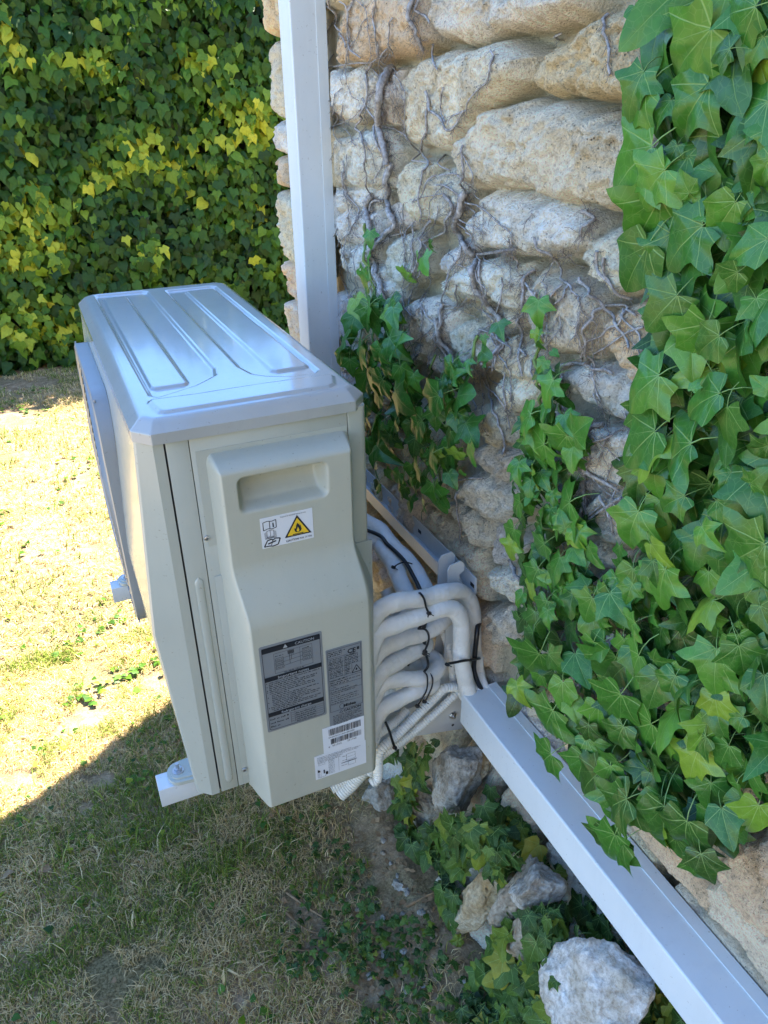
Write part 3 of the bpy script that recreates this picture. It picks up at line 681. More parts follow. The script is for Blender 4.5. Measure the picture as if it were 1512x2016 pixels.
# --- ivy along the wall's foot, under the duct
ivy5 = empty('ivy_plant', (.5, -.1, -.4), 'dark trailing ivy over the wall foot and rocks under the sloping duct', 'ivy', 'ivy growing on the stone wall')
L = []
FP = [(765,1475),(900,1450),(960,1540),(1180,1800),(1400,2080),(940,2080),(900,1990),(925,1890),(880,1800),(850,1700),(790,1650),(780,1560)]
BARE = [(895,1530,62,80),(945,1790,42,115),(1015,1760,26,62),(1055,1752,36,48),(1180,1945,80,105),(1030,1850,26,48),(838,1585,24,45),(945,1490,26,80)]     # rocks that show between the leaves
while len(L) < 820:
    x = random.uniform(760, 1400); y = random.uniform(1450, 2080)
    if not inpoly(FP, x, y): continue
    q = at(x, y, 0, .5 - random.uniform(0, .06))
    if q[2] < GZ + .06: q = at(x, y, 2, GZ + random.uniform(.01, .07))
    s0 = fbm(np.array([q[1]]), np.array([q[2]]), 9, 2, 77)[0]
    if q[2] > -.07:
        q = at(x, y, 0, .575 - random.uniform(0, .02))
        if q[2] > -.05: continue
    if any(((x - a_) / w_) ** 2 + ((y - b_) / h_) ** 2 < 1 for a_, b_, w_, h_ in BARE): continue
    if s0 < -.14: continue
    nr = (-.75, random.gauss(-.15, .4), random.gauss(.6, .35)); yd = (-.45 + random.gauss(0, .3), random.gauss(-.1, .6), -.8 + random.gauss(0, .4))
    L.append((q, frame(yd, nr), random.uniform(.024, .052), np.clip(random.gauss(.50 + .9 * s0, .19), 0, 1), random.randrange(5)))
foliage('foliage', L, M_LOW, ivy5, TP_BIG)
ivy6 = empty('ivy_plant', (.3, -.02, GZ), 'small dark creeping ivy spreading over the soil right of the lawn', 'ground ivy')
L = []
GP = [(560,1600),(640,1610),(700,1700),(740,1780),(850,1850),(900,1940),(980,2060),(740,2060),(660,1960),(520,1900),(480,1810),(540,1760)]
while len(L) < 430:
    x = random.uniform(480, 980); y = random.uniform(1600, 2060)
    if not inpoly(GP, x, y): continue
    q = at(x, y, 2, GZ)
    s0 = fbm(np.array([q[0]]), np.array([q[1]]), 16, 3, 79)[0]
    if s0 < random.uniform(-.16, .10): continue
    q[2] = ground_h(q[0], q[1]) + random.uniform(.004, .022)
    L.append((q, frame((random.gauss(0, 1), random.gauss(0, 1), random.gauss(0, .3)), (random.gauss(-.1, .4), random.gauss(-.2, .4), 1)), random.uniform(.009, .021), np.clip(random.gauss(.50, .16), 0, .95), random.randrange(5)))
foliage('foliage', L, M_LOW, ivy6, TP_BIG)

# --- dead ivy stems clinging to the stones
V5 = [([(75,0),(110,40),(145,65),(130,95),(100,130),(105,190)],4),([(110,0),(150,60),(140,110),(175,160),(180,200)],5),([(215,-10),(190,80),(195,200),(240,245)],4),([(305,0),(300,90),(315,170),(320,235),(380,245)],4),
 ([(480,-10),(480,100),(510,180),(530,210)],7),([(490,0),(520,70),(540,100)],5),([(60,300),(110,290),(200,270),(290,270),(350,240)],3),([(300,270),(275,330),(280,400),(260,460),(265,600),(270,780),(300,830)],5),
 ([(390,290),(355,340),(340,420),(345,500),(350,560),(375,640),(385,700)],11),([(375,300),(330,370),(325,470),(330,600),(360,690)],6),([(385,700),(375,780),(370,860),(400,960),(350,1010),(320,1080),(320,1150),(350,1250),(370,1290)],9),
 ([(300,830),(280,860),(285,950),(320,1010),(300,1060),(330,1160),(350,1260),(340,1380)],9),([(345,850),(300,850),(280,900)],6),([(250,420),(300,500),(350,540),(400,545),(450,590),(495,640),(530,690)],4),([(560,190),(560,260),(575,300)],4),
 ([(825,210),(800,270),(795,330),(735,390),(710,460),(640,490),(610,530)],3),([(530,390),(540,460),(580,490),(620,560),(690,475)],5),([(530,440),(525,560),(505,640),(545,690),(510,740),(500,800),(490,850),(510,920),(500,940)],5),
 ([(585,740),(530,780),(510,840)],3),([(680,620),(680,700),(690,780),(700,840)],4),([(610,660),(620,720)],3),([(170,680),(180,760),(210,860),(245,890),(200,980),(180,1080),(200,1200)],3),
 ([(595,370),(590,450),(600,520)],3),([(380,80),(370,150),(385,230)],3)]
V5B = [([(720,820),(690,900),(660,940),(680,980),(700,1030),(770,1080)],9),([(700,830),(670,960),(690,1060),(620,1160),(605,1290)],4),([(850,1060),(900,1090),(935,1140)],4),([(770,1080),(840,1070),(900,1055)],6),
 ([(740,1110),(730,1180),(745,1240),(790,1290),(850,1350),(860,1440),(820,1512)],8),([(760,1110),(755,1200),(780,1280)],4),([(570,1290),(640,1300),(690,1300)],4),([(600,1290),(590,1380),(580,1450),(620,1512)],7),
 ([(600,830),(640,870),(620,940),(600,1000),(550,1060),(530,1120),(550,1170)],6),([(500,1290),(530,1340),(570,1370)],3),([(370,1010),(440,985),(480,940)],4),([(540,940),(520,1000),(500,1080),(460,1180)],5),
 ([(650,1210),(660,1300),(600,1310)],3)]
V5C = [([(985,1010),(1000,1060),(1080,1090),(1110,1180),(1160,1220),(1175,1280)],4),([(1010,1150),(960,1170),(940,1230),(935,1350),(940,1430),(950,1512)],6),([(960,1200),(1000,1270),(1040,1340)],4),([(1100,1210),(1060,1260),(1030,1310)],4),
 ([(1250,1070),(1250,1130),(1290,1190),(1340,1240),(1395,1270)],5),([(1285,1090),(1280,1150),(1300,1200)],4),([(1180,1180),(1220,1230),(1300,1290),(1330,1370),(1400,1480)],5),([(1300,1310),(1240,1350),(1210,1400),(1200,1512)],5),
 ([(1300,60),(1285,100),(1305,180),(1310,320)],4),([(1240,890),(1250,950),(1220,990)],6),([(1320,1300),(1380,1290),(1420,1340)],4),([(990,1240),(1010,1330),(1020,1430)],4),([(1095,140),(1090,170)],3),([(980,910),(950,950)],2)]
V6 = [([(410,220),(405,300),(430,340),(380,370),(370,410)],6),([(700,270),(730,350),(750,440),(780,520),(810,620),(815,680)],6),([(660,350),(670,450),(690,480)],3),([(500,60),(520,110),(510,150),(560,210),(600,290)],8),([(600,810),(650,790),(720,790)],4),([(590,860),(600,1000),(610,1080)],5),([(790,130),(810,180),(760,240),(750,300)],4)]
V6C = [([(1100,270),(1170,270),(1240,290),(1330,310)],6),([(1190,180),(1170,260)],4),([(1070,280),(1070,340),(1060,400)],6),([(1280,540),(1200,560),(1170,620),(1170,700),(1180,780),(1170,900),(1160,970)],7),([(1190,630),(1270,610),(1350,570)],3),
 ([(1180,760),(1250,800),(1340,850)],6),([(1250,870),(1270,930),(1300,1000),(1310,1060)],5),([(1340,890),(1260,930),(1210,980)],5),([(880,200),(870,260),(890,330)],5),([(930,250),(950,300),(960,350)],3),([(1440,650),(1420,720),(1400,800)],6)]
def wander(n, x0, x1, y0, y1, seed):
    r = random.Random(seed); out = []
    for _ in range(n):
        x = r.uniform(x0, x1); y = r.uniform(y0, y1); a = r.gauss(math.pi / 2, .5); P = [(x, y)]
        for _ in range(r.randint(4, 12)):
            a += r.gauss(0, .45); a += .18 * (math.pi / 2 - a); d = r.uniform(10, 24)
            x += math.cos(a) * d; y += math.sin(a) * d; x = min(max(x, x0), x1); P.append((x, y))
        out.append((P, r.choice([1.0, 1.3, 1.8, 2.6])))
    return out
inv5 = lambda L_: [([((a - 600) * 2.16, b * 2.16) for a, b in P], w) for P, w in L_]
def dead(label, lists, y, z):
    r = empty('dead_ivy', (WX, y, z), label, 'dead ivy', 'dead ivy stems on the stone wall')
    lst = [([(600 + a / 2.16, b / 2.16) for a, b in P], w * .00044 + .0004 + max(0, w - 6) * .0007) for P, w in lists[0]] + [(Z6(P), w * .00042 + .0004 + max(0, w - 6) * .0006) for P, w in lists[1]]
    stems('stem', lst, r, M_VINE)
    # fine dry rootlets clinging along the stems
    V = []; F = []; b = 0
    for pts, rad in lst:
        S = [onwall(q[0], q[1]) for q in spline([(px, py, 0) for px, py in pts], 9.0)]
        cnt = int(len(S) * (2.5 if rad < .003 else 12.0))
        for _ in range(cnt):
            q = S[random.randrange(len(S))].copy(); q[0] = surf(q[1], q[2]) - .002
            n = 4; dirv = np.array([random.gauss(-.1, .35), random.gauss(0, 1), random.gauss(-.5, .8)]); dirv /= np.linalg.norm(dirv)
            ln = random.uniform(.006, .02) * (1.3 if rad > .003 else .8); w = .00035
            side = np.cross(dirv, [1, .2, .1]); side /= np.linalg.norm(side) + 1e-9
            for i in range(n):
                c = q + dirv * ln * i / (n - 1) + np.array([0, random.gauss(0, .0012), random.gauss(0, .0012) - .002 * (i / n) ** 2])
                V += [c - side * w, c + side * w]
                if i: F.append((b + 2 * i - 2, b + 2 * i - 1, b + 2 * i + 1, b + 2 * i))
            b += 2 * n
    nmesh('rootlets', np.array(V), np.array(F), M_ROOT, r, False)
dead('grey dead ivy stems climbing the stones just right of the vertical duct', (V5 + inv5(wander(30, 640, 800, 0, 520, 1)), []), .5, .9)
dead('tangled dead ivy stems in the middle of the bare stonework above the leafy tufts', (V5B + inv5(wander(34, 800, 1010, 300, 760, 2)), V6), .3, .6)
dead('forked dead ivy stems on the stones left of the green ivy curtain', (V5C + inv5(wander(30, 1080, 1270, 480, 1000, 3)), V6C), 0, .6)

# ------------------------------------------------------------------ ivy covered hedge at the back
HY = 4.62
hedge = empty('ivy_hedge', (.6, HY, GZ), 'tall dense wall of small dark green ivy leaves with yellow patches behind the lawn', 'hedge')
HT0, HT1 = GZ - .02, GZ + 2.50
def hedge_y(x, z): return HY + .22 * fbm(x + 20, z, 1.3, 3, 51) + .12 * fbm(x + 20, z, 5, 2, 53)
hx = np.linspace(-6.5, 7.5, 160); hz = np.linspace(HT0, HT1 - .12, 40)
HX, HZ = np.meshgrid(hx, hz, indexing='ij'); HYY = hedge_y(HX, HZ) + .17
nx_, nz_ = len(hx), len(hz)
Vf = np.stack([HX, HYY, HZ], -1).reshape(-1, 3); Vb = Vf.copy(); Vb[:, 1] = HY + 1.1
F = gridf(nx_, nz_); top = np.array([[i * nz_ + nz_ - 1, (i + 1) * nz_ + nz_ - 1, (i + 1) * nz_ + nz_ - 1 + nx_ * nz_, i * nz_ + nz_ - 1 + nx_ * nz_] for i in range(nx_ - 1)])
nmesh('hedge_core', np.concatenate([Vf, Vb]), np.concatenate([F, F + nx_ * nz_, top]), M_CORE, hedge)  # dark core added behind the leaves to stop light bleeding through
L = []
YP = [[(40,90,140,110),(80,110,190,150)],]
yel = [(190,130,60,30),(400,120,45,22),(290,280,90,28),(330,320,50,25),(470,210,60,30),(500,240,50,50),(60,430,110,60),(30,500,80,60),(60,600,70,45),(20,80,20,60),(120,650,60,30),(200,330,60,40),(30,640,50,50),(110,480,60,40),(590,60,20,20)]
yc = []
for a_, b_, w_, h_ in yel:
    q = at(a_, b_, 1, HY); q2 = at(a_ + w_ / 2, b_, 1, HY); q3 = at(a_, b_ + h_ / 2, 1, HY)
    yc.append((q[0], q[2], abs(q2[0] - q[0]) * 1.5 + .03, abs(q3[2] - q[2]) * 1.6 + .03))
def add_hedge(n, x0, x1, z0, z1, size):
    for _ in range(n):
        x = random.uniform(x0, x1); z = z0 + (z1 - z0) * random.random()
        cl = fbm(np.array([x + 40.]), np.array([z]), 4.5, 2, 55)[0]
        y = float(hedge_y(x, z)) + random.uniform(-.05, .14) - .18 * max(cl, 0)
        yel_ = 0
        for a_, b_, w_, h_ in yc:
            yel_ = max(yel_, 1 - math.hypot((x - a_) / w_, (z - b_) / h_) / 1.2)
        t = random.gauss(.42, .14) + .40 * cl + (.06 + .42 * yel_ if yel_ > 0 else 0)
        if random.random() < .012: t = random.uniform(.8, 1)
        nr = (random.gauss(-.15, .45), -1, random.gauss(.45, .4)); yd = (random.gauss(0, .5), random.gauss(-.25, .3), -1 + random.gauss(0, .3))
        L.append((np.array([x, y, z]), frame(yd, nr), random.uniform(*size), np.clip(t, 0, random.uniform(.84, .93) if random.random() < .985 else 1), random.randrange(3)))
add_hedge(15500, -1.3, 2.6, HT0 + .03, HT0 + 2.5, (.050, .095))
add_hedge(2600, -6.5, -1.3, HT0 + .03, HT1, (.08, .14)); add_hedge(1500, 2.6, 7.5, HT0 + .03, HT1, (.08, .14)); 
for _ in range(2600):                                                    # loose leafy top with gaps to the sky
    x = random.uniform(-6.5, 7.5); hh = max(0, fbm(np.array([x + 9.]), np.array([1.]), 2.2, 3, 61)[0] + .12)
    L.append((np.array([x, HY + random.uniform(0, 1.0), HT1 - .15 + random.random() ** 1.3 * (.12 + 2.0 * hh)]), frame((random.gauss(0, 1), random.gauss(0, 1), random.gauss(0, 1)), (0, -.5, 1)), random.uniform(.08, .13), np.clip(random.gauss(.45, .15), 0, 1), random.randrange(3)))
foliage('foliage', L, M_HEDGE, hedge, TP_SM)

# ------------------------------------------------------------------ grass, litter, pebbles
def blades(n, xr, yr, hgt, wid, seed, dens, avoid=None):
    r = np.random.default_rng(seed)
    x = r.uniform(*xr, n); y = r.uniform(*yr, n)
    d = fbm(x, y, 3.0, 4, 91) + .5 * fbm(x, y, 12, 2, 93); keep = d > dens
    keep &= x < .50 - .12 * r.random(n) * (y < 1.3)
    thin = sst(.12, .40, x) * (y < 1.2); keep &= r.random(n) > thin * .78
    x = x[keep]; y = y[keep]; m = len(x)
    green = .6 * fbm(x + 5, y, 2.2, 3, 95) + 1.1 * fbm(x, y, 12, 3, 97)
    t = np.where(r.random(m) < np.clip(.38 + 1.5 * green, .08, .85), r.uniform(.05, .5, m), r.uniform(.55, 1.0, m))
    dry = t > .5
    h = r.uniform(*hgt, m) * np.where(dry, .9, 1.05); w = wid * r.uniform(.6, 1.3, m)
    an = r.uniform(0, 2 * np.pi, m); lean = np.where(dry, r.uniform(.9, 1.65, m), r.uniform(.3, 1.3, m))
    an2 = an + r.normal(0, .5, m)
    sx, sy = -np.sin(an), np.cos(an); V = []
    for k, (f, ww) in enumerate(((0, 1), (.4, .9), (.75, .6), (1, .08))):
        le = lean * f ** 1.2
        hx_ = h * (np.sin(le) * f); hz_ = h * np.cos(np.minimum(le, 1.45)) * f
        a = an + (an2 - an) * f
        cx = x + np.cos(a) * hx_; cy = y + np.sin(a) * hx_; cz = ground_h(x, y) - .002 + hz_ + .003
        V.append(np.stack([cx - sx * w * ww, cy - sy * w * ww, cz], -1)); V.append(np.stack([cx + sx * w * ww, cy + sy * w * ww, cz], -1))
    V = np.stack(V, 1); b = np.arange(m)[:, None] * 8
    F = np.concatenate([b + np.array([[2 * k, 2 * k + 1, 2 * k + 3, 2 * k + 2]]) for k in range(3)])
    return V.reshape(-1, 3), F, np.repeat(t, 8)
sets = [blades(130000, (-.85, .52), (-.45, 1.3), (.010, .034), .00080, 1, -.24), blades(5000, (-.85, .45), (-.45, 1.2), (.04, .085), .0010, 2, -.02),
        blades(70000, (-1.7, 1.2), (1.2, 4.6), (.016, .045), .0015, 3, -.12), blades(9000, (-4, 4), (-1.6, 4.5), (.02, .05), .003, 4, -.1)]
V = []; F = []; T = []; b = 0
for v, f, t in sets: V.append(v); F.append(f + b); T.append(t); b += len(v)
tag(nmesh('grass', np.concatenate(V), np.concatenate(F), M_GRASS, None, True, {'tint': ('FLOAT', np.concatenate(T))}), 'short patchy lawn grass, half green and half straw dry', 'grass', kind='stuff')

L = []
for k in range(120):
    cx = random.uniform(-.85, .25) if k < 45 else random.uniform(-1.5, .6); cy = random.uniform(-.35, 1.1) if k < 45 else random.uniform(.8, 4.2)
    if k < 45 and cx > .1 and random.random() < .5: continue
    rad = random.uniform(.015, .06) * (1 if k < 45 else 1.6)
    for _ in range(random.randint(4, 15)):
        x = cx + random.gauss(0, rad); y = cy + random.gauss(0, rad)
        if x > .36: continue
        a = random.random() * 6.28
        L.append((np.array([x, y, float(ground_h(np.array(x), np.array(y))) + random.uniform(.006, .018)]), frame((math.cos(a), math.sin(a), random.uniform(-.1, .5)), (random.gauss(0, .3), random.gauss(0, .3), 1)), random.uniform(.009, .022) * (1 if k < 45 else 1.5), np.clip(random.gauss(.60, .12), 0, .9), 2))
wd = foliage('lawn_weeds', L, M_HEDGE, None, TP_SM)
tag(wd, 'small broad leaved weeds and clover scattered through the lawn', 'weeds', kind='stuff')
L = []
for _ in range(70):
    x = random.uniform(-1.0, .35); y = random.uniform(-.4, 3.9); a = random.random() * 6.28
    L.append((np.array([x, y, float(ground_h(np.array(x), np.array(y))) + .016]), frame((math.cos(a), math.sin(a), random.gauss(0, .3)), (random.gauss(0, .5), random.gauss(0, .5), 1)), random.uniform(.012, .030), .5, random.randrange(3)))
tag(foliage('fallen_leaves', L, M_DRYLEAF, None, TP_SM), 'curled brown fallen leaves scattered over the lawn', 'fallen leaves', kind='stuff')

def rock(name, c, rad, rot, mat_, seed, label, group=None, cat='rock', sub=5, jag=.45):
    bm = bmesh.new(); bmesh.ops.create_icosphere(bm, subdivisions=sub, radius=1)
    r = random.Random(seed); pl = [(Vector((r.gauss(0, 1), r.gauss(0, 1), r.gauss(0, 1))).normalized(), r.uniform(.52, .86)) for _ in range(15)]
    from mathutils import noise as mn
    o3 = Vector((seed * 3.1, seed * 1.7, seed))
    for v in bm.verts:
        p = v.co.copy()
        for nrm, dd in pl:                                                # chipped flat faces
            k = p.dot(nrm) - dd
            if k > 0: p -= nrm * k * .97
        p *= 1 + .5 * jag * mn.noise(p * 1.6 + o3) + .09 * mn.noise(p * 5 + o3) + .05 * mn.noise(p * 12 + o3) + .03 * mn.noise(p * 30 + o3)
        v.co = Vector((p.x * rad[0], p.y * rad[1], p.z * rad[2]))
    bmesh.ops.rotate(bm, verts=bm.verts[:], matrix=Matrix.Rotation(rot[2], 3, 'Z') @ Matrix.Rotation(rot[1], 3, 'Y') @ Matrix.Rotation(rot[0], 3, 'X'))
    me = bpy.data.meshes.new(name); bm.to_mesh(me); bm.free()
    o = link(name, me, mat_); o.location = [float(q) for q in c]
    return tag(o, label, cat, group)
M_ROCKP = rock_mat('pale_rock', (0.40, 0.33, 0.22), (0.80, 0.79, 0.75))
rock('rock', at(898, 1530, 0, .51), (.055, .070, .095), (.2, .2, .3), M_ROCKG, 3, 'grey rock with ochre edge jutting out under the pipes and duct end')
rock('rock', at(940, 1500, 0, .565), (.035, .045, .09), (.5, .2, 0), M_ROCKY, 4, 'narrow cracked ochre rock directly below the start of the sloping duct')
rock('rock', at(838, 1585, 0, .51), (.035, .05, .085), (.2, 0, .6), M_ROCKT, 5, 'small mottled tan rock below the grey and ochre rock, half hidden by ivy')
rock('rock', at(938, 1790, 0, .475), (.035, .045, .165), (.32, 0, .3), M_ROCKY, 6, 'long upright slab of yellowish rock standing at the edge of the soil')
rock('rock', at(1015, 1760, 0, .50), (.04, .035, .10), (.2, .2, .2), M_ROCKT, 7, 'thin split brown rock between the yellowish slab and the blue grey stone')
rock('rock', at(1055, 1750, 0, .50), (.04, .045, .06), (.3, 0, .9), M_ROCKG, 8, 'small blue grey stone amid ivy right of the split brown rock')
rock('rock', at(1183, 1958, 0, .49), (.072, .086, .150), (.35, .1, .5), M_ROCKP, 9, 'largest pale grey rock at the bottom of the picture under the duct')
rock('rock', at(745, 1565, 2, GZ + .05), (.045, .045, .07), (.2, .3, .1), M_ROCKG, 10, 'grey lump of rock on the soil below the hose ends')
rock('rock', at(1030, 1850, 0, .47), (.03, .04, .08), (.4, 0, .1), M_ROCKT, 11, 'thin tan rock sticking out of ivy right of the yellowish slab')
rock('rock', at(850, 1880, 2, GZ + .005), (.055, .085, .035), (0, .2, .6), M_ROCKG, 12, 'flat pale rock half buried in soil left of the yellowish slab')
rock('rock', at(890, 1975, 2, GZ + .005), (.045, .065, .03), (0, .1, .9), M_ROCKT, 13, 'flat tan rock half buried at the bottom edge beside the creeping ivy')
rock('rock', at(800, 1755, 2, GZ + .02), (.035, .045, .035), (.3, .2, .1), M_ROCKG, 14, 'fist sized grey rock in the soil below the long lump')
k = 0; pts = []
for _ in range(46):
    x = random.gauss(800, 70); y = random.uniform(1600, 2000); q = at(x, y, 2, GZ); q[2] = ground_h(q[0], q[1]) + .003; k += 1
    if q[0] > .42: continue
    s = random.uniform(.005, .013)
    PL = rock('pebble', q, (s, s * random.uniform(.7, 1.2), s * .7), (0, 0, random.random() * 3), random.choice([M_ROCKG, M_ROCKT]), 100 + k, 'loose pale pebble lying on the bare soil beside the wall foot', 'pebbles on the bare soil', 'pebble', 2)
# twigs and roots on the soil
for k, (pl, lb) in enumerate([([(565,1765),(600,1790),(640,1815),(690,1830),(760,1832)], 'long pale root curving across the soil among creeping ivy'), ([(560,1800),(600,1835),(640,1850)], 'short pale root crossing the creeping ivy below the long root'), ([(560,1877),(620,1885),(640,1910)], 'bent brown twig in the creeping ivy'), ([(655,1940),(690,1975),(740,2000)], 'forked root at the bottom of the creeping ivy'), ([(800,1810),(850,1790),(900,1770)], 'thin straight twig on the soil left of the yellowish slab'), ([(500,1920),(540,1890),(560,1870)], 'slim grey twig lying in the grass')]):
    Q = []
    for px, py in pl: q = at(px, py, 2, GZ); q[2] = ground_h(q[0], q[1]) + .008; Q.append(q)
    S = spline(Q, .008); mb = MB(); mb.tube(S, [.0032 * (1 - .5 * i / len(S)) * (1 + .2 * math.sin(i)) for i in range(len(S))], 6)
    tag(mb.build('twig', M_DRYLEAF, None, angle=80, fix=False), lb, 'twig')
V = []; F = []; b = 0                                                    # crumbled dry leaf litter
for _ in range(700):
    x = random.gauss(760, 110); y = random.uniform(1560, 2030); q = at(x, y, 2, GZ)
    if q[0] > .45: continue
    q[2] = ground_h(q[0], q[1]) + .004; s = random.uniform(.003, .011); a = random.random() * 6.3
    e1 = np.array([math.cos(a), math.sin(a), random.gauss(0, .3)]) * s; e2 = np.array([-math.sin(a), math.cos(a), random.gauss(0, .3)]) * s * random.uniform(.3, .8)
    V += [q - e1, q + e2, q + e1 * .9, q - e2 + [0, 0, .002]]; F.append((b, b + 1, b + 2, b + 3)); b += 4
tag(nmesh('leaf_litter', np.array(V), np.array(F), M_DRYLEAF, None, False), 'crumbled brown leaf litter on the soil near the wall', 'leaf litter', kind='stuff')

# ------------------------------------------------------------------ the outdoor unit
D, Ly, HH = .342, .872, .70
unit = empty('air_conditioner', (0, 0, 0), 'cream outdoor air conditioner unit on wall brackets with stickers on its service cover', 'air conditioner')
# inner shell (the seams look into its dark side)
mb = MB(); mb.box(.018, D - .004, .005, Ly - .004, .004, HH - .004); mb.build('inner_shell', M_DARK, unit, False)
# front panel: faceted profile that leans out towards z = .365
def xf(z): return -.026 * (z / .365) * 1.0 - .003 * (1 - z / .365) if z < .365 else -.026 + (z - .365) / (.70 - .365) * .024
zlv = [0, .18, .34, .365, .385, .5, .70]; V = []; F = []
for z in zlv:
    xo = xf(z)
    for p in [(.0345, 0), (.020, 0), (xo + .003, .017), (xo, .022), (xo, Ly - .022), (xo + .003, Ly - .017), (.020, Ly), (.0345, Ly)]: V.append((p[0], p[1], z))
for i in range(len(zlv) - 1):
    for k in range(7): F.append((i * 8 + k, i * 8 + k + 1, i * 8 + 8 + k + 1, i * 8 + 8 + k))
mb = MB(); mb.add(V, F); mb.add([V[k] for k in range(8)], [tuple(range(8))]); mb.build('front_panel', M_BODY, unit, True, angle=18)
# side panels on the service end
mb = MB(); mb.box(.0375, .0690, 0, .012, .0, .698, .0012); mb.build('side_panel', M_BODY, unit)
mb = MB(); mb.box(.0700, .3095, 0, .012, .0, .698, .0012); mb.build('side_panel', M_BODY, unit)
V = []; mb = MB()
prof = [(.3105, .012), (.3105, .0008), (.3113, 0), (.330, 0), (.3335, .0006), (.337, .002), (.3400, .0048), (.3416, .0085), (.342, .012), (.342, .060), (.336, .060), (.336, .012)]
mb.prism(prof, 2, 0, .698); mb.build('corner_post', M_BODY, unit, True, angle=12)
mb = MB(); mb.box(.336, .342, .065, Ly - .002, 0, .698, .001); 
for i in range(34): z = .03 + i * .0195; mb.box(.3425, .3445, .08, Ly - .02, z, z + .006)
mb.build('coil_guard', M_BODY, unit)
mb = MB(); mb.box(.0375, D - .001, Ly - .012, Ly, 0, .698, .0012); mb.build('side_panel', M_BODY, unit)
mb = MB(); mb.box(.02, D - .003, .012, Ly - .012, -.001, .006); mb.build('base_pan', M_BODY, unit)
# pressed rib
mb = MB(); xr_, w = .0545, .0068; V = []; F = []
zr = np.linspace(.016, .465, 60); sgm = 10
for z in zr:
    e = min(z - .016, .465 - z); k = math.sqrt(max(0, 1 - (1 - min(e / .0075, 1)) ** 2))
    for j in range(sgm + 1):
        a = math.pi * j / sgm; V.append((xr_ - math.cos(a) * w * max(k, .02), -math.sin(a) * .0034 * k, z))
for i in range(len(zr) - 1):
    for j in range(sgm): a = i * (sgm + 1) + j; F.append((a, a + 1, a + sgm + 2, a + sgm + 1))
mb.add(V, F); mb.build('rib', M_BODY, unit, True, fix=False, angle=80)
# lid: pressed sheet, a height field on (x, y)
lx = np.linspace(0, 1, 190); ly = np.linspace(0, 1, 420)
LX, LY = np.meshgrid(-.004 + lx * (D + .008), -.006 + ly * (Ly + .012), indexing='ij')
def rounded(P, r):                                                        # distance field of a rounded outline
    return polydist(np.array(P, float), LX, LY)
cut = .022
outl = [(-.004, cut), (cut - .002, -.006), (D - cut + .002, -.006), (D + .004, cut), (D + .004, Ly - cut), (D - cut, Ly + .006), (cut, Ly + .006), (-.004, Ly - cut)]
dO = polydist(np.array(outl), LX, LY)
def smin(a, b, k): h = np.clip(.5 + .5 * (b - a) / k, 0, 1); return b * (1 - h) + a * h - k * h * (1 - h)
LZ = .012 + smin(np.full(dO.shape, .016), dO * .95, .006)
def press(P, dh, w=.007):
    global LZ
    d = polydist(np.array(P), LX, LY); LZ = LZ + dh * sst(-w / 2, w / 2, d)
press([(.034, .838), (.040, .845), (.137, .840), (.147, .828), (.156, .20), (.150, .165), (.135, .150), (.110, .128), (.050, .100), (.040, .112)], -.0042)
press([(.048, .800), (.053, .806), (.092, .806), (.098, .800), (.103, .150), (.098, .142), (.052, .142), (.047, .150)], .0042)
press([(.188, .815), (.193, .822), (.292, .822), (.301, .812), (.305, .115), (.298, .104), (.262, .104), (.225, .122), (.205, .145), (.195, .19)], -.0042)
press([(.228, .790), (.233, .796), (.288, .796), (.294, .790), (.300, .150), (.295, .142), (.245, .142), (.238, .150)], .0042)
press([(.040, .030), (.048, .024), (.292, .024), (.304, .034), (.316, .070), (.312, .078), (.20, .082), (.10, .080), (.036, .084), (.033, .074)], .0040)
inside = dO > -1e-4
V = np.stack([LX, LY, .698 + LZ], -1)
# clamp the grid's outer cells onto the cut outline
C = np.array([D / 2, Ly / 2])
def snap(x, y):
    # pull points outside the octagon back onto it
    for (a, b_) in zip(outl, outl[1:] + outl[:1]):
        a = np.array(a); b_ = np.array(b_); t = b_ - a; nn = np.array([-t[1], t[0]]); nn /= np.hypot(*nn)
        d = (x - a[0]) * nn[0] + (y - a[1]) * nn[1]; m = d < 0
        x = np.where(m, x - nn[0] * d, x); y = np.where(m, y - nn[1] * d, y)
    return x, y
sx_, sy_ = snap(LX, LY); V[..., 0] = sx_; V[..., 1] = sy_
V = V.reshape(-1, 3); a, b = LX.shape; F = gridf(a, b)
ring = [i * b for i in range(a)] + [(a - 1) * b + j for j in range(1, b)] + [i * b + b - 1 for i in range(a - 2, -1, -1)] + [j for j in range(b - 2, 0, -1)]
base = len(V); R0 = V[ring].copy(); R1 = R0.copy(); R1[:, 2] = .694; R2 = R1.copy(); R2[:, 0] = (R2[:, 0] - D / 2) * .97 + D / 2; R2[:, 1] = (R2[:, 1] - Ly / 2) * .985 + Ly / 2
V = np.concatenate([V, R0, R1, R2]); n = len(ring); i = np.arange(n); k = (i + 1) % n
F2 = np.concatenate([np.stack([base + i, base + n + i, base + n + k, base + k], 1), np.stack([base + n + i, base + 2 * n + i, base + 2 * n + k, base + n + k], 1)])
lid = nmesh('lid', V, np.concatenate([F, F2]), M_LID, unit); lid.data.set_sharp_from_angle(angle=math.radians(50))
